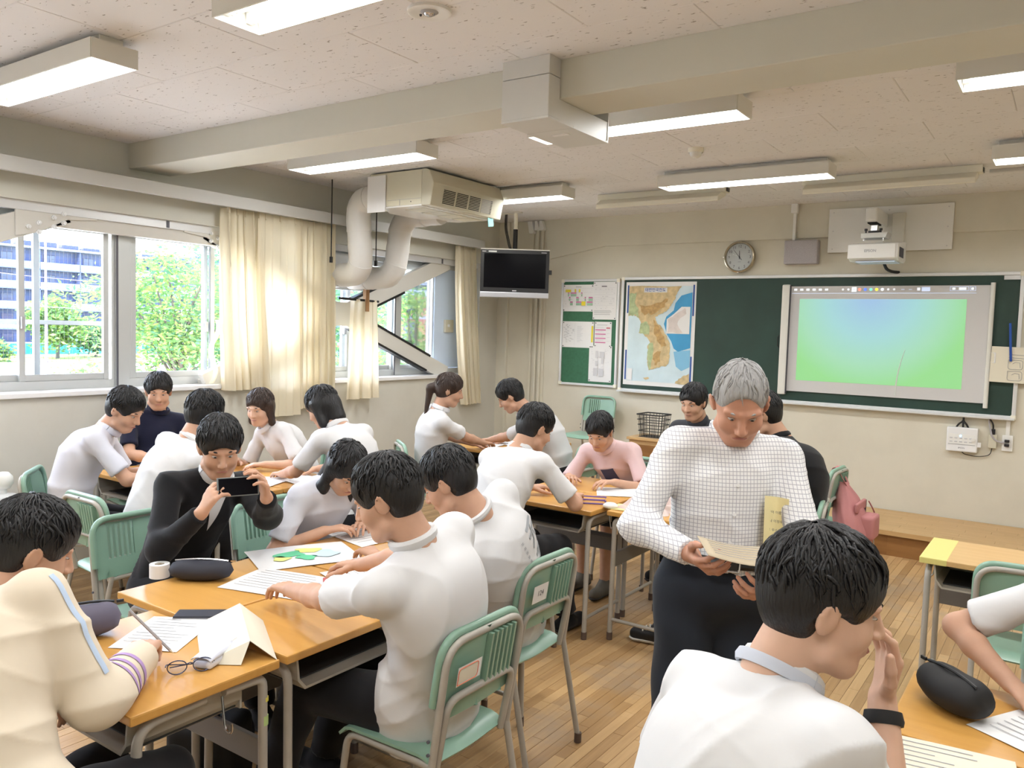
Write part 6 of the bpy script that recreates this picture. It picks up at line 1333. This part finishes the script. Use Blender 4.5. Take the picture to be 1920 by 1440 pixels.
e = bpy.data.objects.new('name_slip', None); COL.objects.link(e); e.location = onT(-.115, .62, .005); tag(e, 'yellow paper slip with handwriting hanging from the teacher\'s breast pocket', 'paper slip')
O_ = e.location.copy(); n_ = Vector(t); rx = Vector(r); ux_ = -rx if False else rx
# hangs from the pocket at the teacher's left breast: +r is his right, so it lies at -r
def slip(uu, vv): # uu 0..1 across, vv 0 top ..1 bottom
    p = onT(-.148 + .066 * uu, .62, .004); q = p + Vector((0, 0, -.165 * vv)) + n_ * (.012 + .014 * vv ** 2 * (1 - .5 * uu)) ; return q - O_
MB().grid(slip, 8, 12).build('slip', 'note_yellow', e, smooth=180)
dirx = (slip(0, .5) - slip(1, .5)).normalized()
for k, ln_ in enumerate(('한국어 이름표', '하나 이정우', '번호 우수연구', '공동 소속')):
    c = (slip(.5, .28 + .16 * k)); c2 = Vector(c) + n_ * .008; text('handwriting', ln_, .0098, 'print_dark', c2, -dirx if dirx.dot(Vector(r)) > 0 else dirx, (0, 0, 1), e)
e = empty('reading_paper', (0, 0, 0)); Wl, Wr = Vector(T['arms'][0][2]), Vector(T['arms'][1][2]); mid = (Wl + Wr) / 2 + Vector(t) * .09 + Vector((0, 0, .060)); e.location = mid; tag(e, 'kraft coloured handout in the teacher\'s hands', 'paper')
rr_ = Vector(r).normalized(); tt_ = (Vector(t) * .80 + Vector((0, 0, -.10))).normalized(); up_ = rr_.cross(tt_)
MB().grid(lambda a, b: rr_ * (-.105 + .21 * a) - tt_ * (.06 - .13 * b) + Vector((0, 0, .012 * (1 - b))) + Vector((0, 0, -.012 * math.sin(PI * a))), 9, 7).build('sheet', 'paper_kraft', e, smooth=180, solid=.0008)
for k in range(6): MB().tube([rr_ * (-.08 + .16 * q) - tt_ * (.045 - .017 * k) + Vector((0, 0, .012 * (1 - (.2 + .11 * k)) + .003 - .011 * math.sin(PI * (.12 + .76 * q)))) for q in (0, .25, .5, .75, 1)], .0007, 4).build('text_line', 'print_grey', e)
# phone of the pupil in black
h0, h1 = [Vector(a[2]) for a in p4['arms']]; e = empty('phone', (h0 + h1) / 2 + Vector((.02, 0, .075))); e.rotation_euler = (math.radians(-15), 0, (h0 - h1).to_2d().angle_signed(Vector((1, 0)))); tag(e, 'grey phone held up by the pupil in the black jacket', 'phone')
mat('phone_grey', (.16, .18, .18), .3); MB().bb(-.078, .078, -.004, .004, -.037, .037).build('body', 'phone_grey', e, bevel=.004, seg=2); MB().bb(-.072, .072, -.0052, -.004, -.033, .033).build('display', 'tv_screen', e); MB().cyl((.06, .004, .02), (.06, .006, .02), .008, n=14).build('camera_lens', 'tv_screen', e)
# black wristband of the nearest boy, pen of the cream jacket pupil, vest of the cut-off pupil
A_, E_, W_ = [Vector(x) for x in p18['arms'][1]]; d = (W_ - E_).normalized(); c = W_ - d * .035
MB().tube([c - d * .012, c - d * .004, c + d * .012], [.034, .036, .033], 20, flat=.9).build('wristband', 'pouch_black', p18['o'], smooth=True)
# printed neck strap on his collar
bv = on_cloth(p18, None); pts = []
mat('strap_print', (.55, .58, .66), .8)
for a in np.linspace(0, 2 * PI, 30):
    pts.append(Vector(p18['pt'](.985)) + (Vector(p18['r']) * math.cos(a) + Vector(p18['t']) * math.sin(a)) * .0745 + Vector(p18['u']) * (-.017 * math.sin(a) - .004))
MB().tube(pts, .007, 6, flat=1.8).build('neck_strap', 'strap_print', p18['o'], smooth=True)
h = Vector(p1['arms'][1][2]); e = empty('pencil', h + Vector((-.10, .075, .018))); tag(e, 'grey pencil in the hand of the pupil in the cream jacket', 'pencil')
MB().cyl((.03, .045, -.062), (-.04, -.035, .06), .0042, n=6).build('shaft', 'print_grey', e); MB().cyl((.03, .045, -.062), (.036, .052, -.071), .0042, .0006, n=6).build('tip', 'paper_cream', e)
V_ = p19; S = SDF(.009); trunk(S, V_['pt'], np.stack([V_['r'], V_['t'], V_['u']], 1), V_['pt'](0), V_['r'], V_['t'], V_['u'], V_['s'], .022, [V_['pt'](.86) + V_['r'] * q * .115 for q in (-1, 1)], None, clip=[(V_['pt'](.92), V_['u'])]); v, f = S.run(); obj('vest', mesh_from('vest', [(v, f)], 'cloth_navy'), None, V_['o'])
# laces of the sneaker under the aisle desk
L0 = p16['legs'][0]; fp = Vector(L0[2]); fw = Vector((-1, -.25, 0)).normalized(); sd = Vector((-fw.y, fw.x, 0))
mat('lace_white', (.72, .70, .64), .8)
for k in range(4): MB().tube([fp + fw * (.03 + .02 * k) + sd * .028 + Vector((0, 0, .0 - .008 * k)), fp + fw * (.035 + .02 * k) + Vector((0, 0, .016 - .009 * k)), fp + fw * (.03 + .02 * k) - sd * .028 + Vector((0, 0, .0 - .008 * k))], .004, 6).build('lace', 'lace_white', p16['o'])

# white shirt front showing in the open black jacket
def cloth_patch(pp, poly, m, name, n, ko, size=1.0):
    bm = bmesh.new(); bm.faces.new([bm.verts.new((a, b, 0)) for a, b in poly]); bmesh.ops.triangulate(bm, faces=bm.faces[:])
    for _ in range(4):
        ed = [q for q in bm.edges if q.calc_length() > .02]
        if ed: bmesh.ops.subdivide_edges(bm, edges=ed, cuts=1); bmesh.ops.triangulate(bm, faces=bm.faces[:])
    me = bpy.data.meshes.new(name); bm.to_mesh(me); bm.free(); n = Vector(n).normalized(); uz = Vector(pp['u']); uz = (uz - n * uz.dot(n)).normalized(); ux = uz.cross(n).normalized()
    project_mesh(me, on_cloth(pp, None), Vector(ko), ux, uz, n, .0025, .15); return obj(name, me, m, pp['o'])
cloth_patch(p4, [(-.045, .03), (.045, .03), (.024, -.06), (0, -.15), (-.024, -.06)], 'shirt_white', 'shirt_front', p4['t'], p4['pt'](.84))
mat('print_navy', (.06, .06, .12), .85)
cloth_patch(p14, [(-.05, .05), (.05, .06), (.06, -.04), (.0, -.07), (-.05, -.04)], 'print_navy', 'chest_print', p14['t'], p14['pt'](.60))
# ------------------------------------------------------------------ outside: school ground, fence, housing block, trees
GZ = -3.6
mat('ground_sand', (.62, .58, .50), .9, noise=(.3, .1)); mat('grass', (.24, .34, .08), .9, noise=(.8, .25)); mat('fence_teal', (.02, .26, .32), .7); mat('block_wall', (.12, .14, .26), .8); mat('block_band', (.27, .30, .43), .7); mat('block_dark', (.05, .06, .14), .6); mat('block_glass', (.10, .12, .20), .15); mat('pole_violet', (.22, .17, .30), .6); mat('bark', (.14, .11, .10), .9); mat('brick_red', (.42, .16, .12), .8)  # block colours have the bluish haze of distance mixed in
cloth_mat('leaf_a', (.14, .27, .09), .5); cloth_mat('leaf_b', (.26, .36, .10), .5); cloth_mat('leaf_c', (.08, .18, .10), .5)
g = struct(MB().add([V(-300, -300, GZ), V(-.6, -300, GZ), V(-.6, 400, GZ), V(-300, 400, GZ)], [(0, 1, 2, 3)]).build('ground', 'ground_sand')); g['label'] = 'bright sandy school ground outside'
gs = MB().bb(-114, -88, -100, 300, GZ, GZ + .06).build('grass_strip', 'grass'); tag(gs, 'yellow-green grass strip along the far fence', 'grass'); gs['kind'] = 'stuff'
e = empty('fence', (-112, 60, GZ)); tag(e, 'turquoise sheet fence at the far side of the school ground', 'fence')
for j in range(60): MB().bb(-.03, .03, -60 + j * 3.0, -60 + j * 3.0 + 2.94, .1, 1.55).build('panel', 'fence_teal', e) if j == 0 else None
pm_ = e.children[0].data
for j in range(1, 60): o = obj('panel', pm_, None, e, (0, j * 3.0, 0))
pst = MB().cyl((.08, -60, 0), (.08, -60, 1.7), .05, n=6).mesh('post'); pst.materials.append(M('block_wall'))
for j in range(61): obj('post', pst, None, e, (0, j * 3.0, 0))
# housing block: floors with parapets, recessed windows
e = empty('apartment_block', (-124, 60, GZ)); tag(e, 'long apartment block, distance haze painted in as pale violet, with balcony bands behind the fence', 'building'); Y0, Y1 = -20, 160
bx('wall', -8, 0, Y0 - 60, Y1 - 60, 0, 15.4, 'block_wall', e); bx('roof', -8.5, 1.6, Y0 - 60, Y1 - 60, 15.4, 15.7, 'block_band', e)
wm = MB().bb(0, .05, -.85, .85, .3, 2.1).mesh('window'); wm.materials.append(M('block_dark')); gm = MB().bb(.05, .07, -.38, .38, .38, 2.0).mesh('pane'); gm.materials.append(M('block_glass'))
for fl_ in range(5):
    z = .4 + fl_ * 3.0; bx('balcony', .0, 1.5, Y0 - 60, Y1 - 60, z - .12, z + .05, 'block_wall', e); bx('parapet', 1.42, 1.5, Y0 - 60, Y1 - 60, z + .05, z + 1.05, 'block_band', e)
    for j in range(30):
        w = obj('window', wm, None, e, (.01, Y0 - 60 + 6 * j + 2.0, z + .2)); obj('pane', gm, None, w, (0, -.42, 0)); obj('pane', gm, None, w, (0, .42, 0))
dv = MB().bb(0, 1.5, -.06, .06, 0, 15).mesh('divider'); dv.materials.append(M('block_wall'))
for j in range(30): obj('divider', dv, None, e, (0, Y0 - 60 + 6 * j, .4))
tr_ = MB()
for j in range(50): tr_.bb(-6, -4.5, Y0 - 60 + j * 3.4, Y0 - 60 + j * 3.4 + 2.6, 15.7, 16.6 + .6 * hash01(j))
tr_.build('roof_parapet', 'block_dark', e)
e = empty('brick_house', (-52, 62, GZ)); tag(e, 'red brick house glimpsed between the trees through the right windows', 'building')
bx('wall', -6, 0, -22, 22, 0, 8.6, 'brick_red', e); bx('roof', -7, 1, -23, 23, 8.6, 9.2, 'block_band', e)
for fl_ in range(3):
    bx('sill_band', .0, .3, -22, 22, .6 + fl_ * 2.8, .9 + fl_ * 2.8, 'block_band', e)
    for j in range(12): w = obj('window', wm, None, e, (.01, -20 + j * 3.5, .9 + fl_ * 2.8)); obj('pane', gm, None, w, (0, -.42, 0)); obj('pane', gm, None, w, (0, .42, 0))
# tall net poles with cross wires
for k, (y, lab) in enumerate(((36.5, 'tall net pole seen through the left window, left of the wide mullion'), (47.5, 'tall net pole behind the big tree, nearest the mullion'), (52.6, 'tall net pole behind the middle of the big tree'), (59.0, 'tall net pole behind the right part of the big tree'))):
    o = MB().cyl((-88, y, GZ), (-88, y, 13.5), .18, .13, n=8).build('net_pole', 'pole_violet'); tag(o, lab, 'pole', 'net poles')
for z in (3.2, 6.4):
    o = MB().tube([(-88, -20 + 6 * j, z - .5 * math.sin(PI * ((j % 4) / 4))) for j in range(26)], .035, 5).build('overhead_wire', 'pole_violet'); tag(o, 'thin overhead wire between the net poles, %s one' % ('lower' if z < 4 else 'upper'), 'wire', 'overhead wires')
def tree(lab, base, c, rad, n, leaf, seed, m, layers=True, trunk=.16, grp='trees outside'):
    rng = np.random.RandomState(seed); e = empty('tree', base); tag(e, lab, 'tree', grp); B_ = np.array(base); c = np.array(c) - B_; rad = np.array(rad)
    mb_ = MB().tube([V(0, 0, 0), V(.1, .05, c[2] * .45), V(*(c * .8)), V(*c)], [trunk, trunk * .8, trunk * .5, trunk * .25], 8); cl_ = []
    for k in range(26):
        d = nrm(rng.randn(3) * np.array([1, 1, .6])); q = c + d * rad * (.45 + .5 * rng.rand()); cl_.append(q); s0 = c * (.55 + .4 * rng.rand()); s0[2] = min(s0[2], q[2] + .2); mb_.tube([V(*s0), V(*((s0 + q) / 2 + np.array([0, 0, .15]))), V(*q)], [trunk * .3, trunk * .18, .012], 5)
    mb_.build('trunk', 'bark', e, smooth=True)
    for w_, (mm, fr) in enumerate(m):
        k = int(n * fr); ci = rng.randint(0, len(cl_), k); sp = rng.randn(k, 3) * rad * np.array([.26, .26, .10 if layers else .22]); p = np.array(cl_)[ci] + sp; p[:, 2] -= .10 * (sp[:, 0] ** 2 + sp[:, 1] ** 2) / (rad[0] * .3)
        a = rng.randn(k, 3) * np.array([1, 1, .45]); a /= np.linalg.norm(a, axis=1, keepdims=True); b = np.cross(a, rng.randn(k, 3)); b /= np.linalg.norm(b, axis=1, keepdims=True); L_ = leaf * (.6 + .8 * rng.rand(k))[:, None]; W_ = L_ * .42; nn = np.cross(a, b) * L_ * .12
        v = np.stack([p - a * L_, p + b * W_ + nn, p + a * L_, p - b * W_ + nn], 1).reshape(-1, 3); f = np.arange(4 * k).reshape(-1, 4); o = obj('foliage', mesh_from('foliage', [(v, f)], mm), None, e); o['kind'] = 'stuff'
    return e
tree('big leafy tree with layered light green branches outside the left windows', (-14.2, 5.2, GZ), (-14.2, 5.0, 1.9), (1.9, 2.1, 2.3), 10000, .075, 3, [('leaf_a', .5), ('leaf_b', .35), ('leaf_c', .15)], trunk=.2)
tree('leafy tree behind the small curtain in the right windows', (-5.6, 4.8, GZ), (-5.6, 4.8, 1.2), (1.4, 1.6, 1.3), 5000, .06, 5, [('leaf_a', .5), ('leaf_b', .35), ('leaf_c', .15)], trunk=.14)
tree('dark tree at the right side of the left window pane', (-18, 11.5, GZ), (-18, 11.5, 2.6), (3.4, 3.4, 3.2), 9000, .12, 8, [('leaf_c', .6), ('leaf_a', .4)], layers=False, trunk=.2)
tree('round light green tree in front of the apartment block', (-100, 43.5, GZ), (-100, 43.5, 1.0), (3.0, 3.0, 3.2), 4200, .34, 6, [('leaf_b', .5), ('leaf_a', .5)], layers=False, trunk=.25)
tree('low dark tree left of the round tree by the fence', (-104, 50.5, GZ), (-104, 50.5, -.8), (2.6, 3.4, 2.0), 2600, .34, 7, [('leaf_c', .6), ('leaf_a', .4)], layers=False, trunk=.2)
tree('low bush at the far left in front of the turquoise fence', (-96, 33.6, GZ), (-96, 33.6, -2.2), (2.0, 2.2, 1.5), 1400, .3, 9, [('leaf_b', .6), ('leaf_c', .4)], layers=False, trunk=.12)
tree('tree beyond the window at the extreme left of the photo', (-40, 7.0, GZ), (-40, 7.0, .6), (2.0, 1.5, 2.4), 6000, .2, 11, [('leaf_c', .6), ('leaf_a', .4)], layers=False, trunk=.2)
tree('bright bush behind the wide mullion outside', (-30, 10.6, GZ), (-30, 10.6, -1.6), (1.8, 1.6, 1.6), 2600, .14, 12, [('leaf_b', .7), ('leaf_a', .3)], layers=False, trunk=.1)
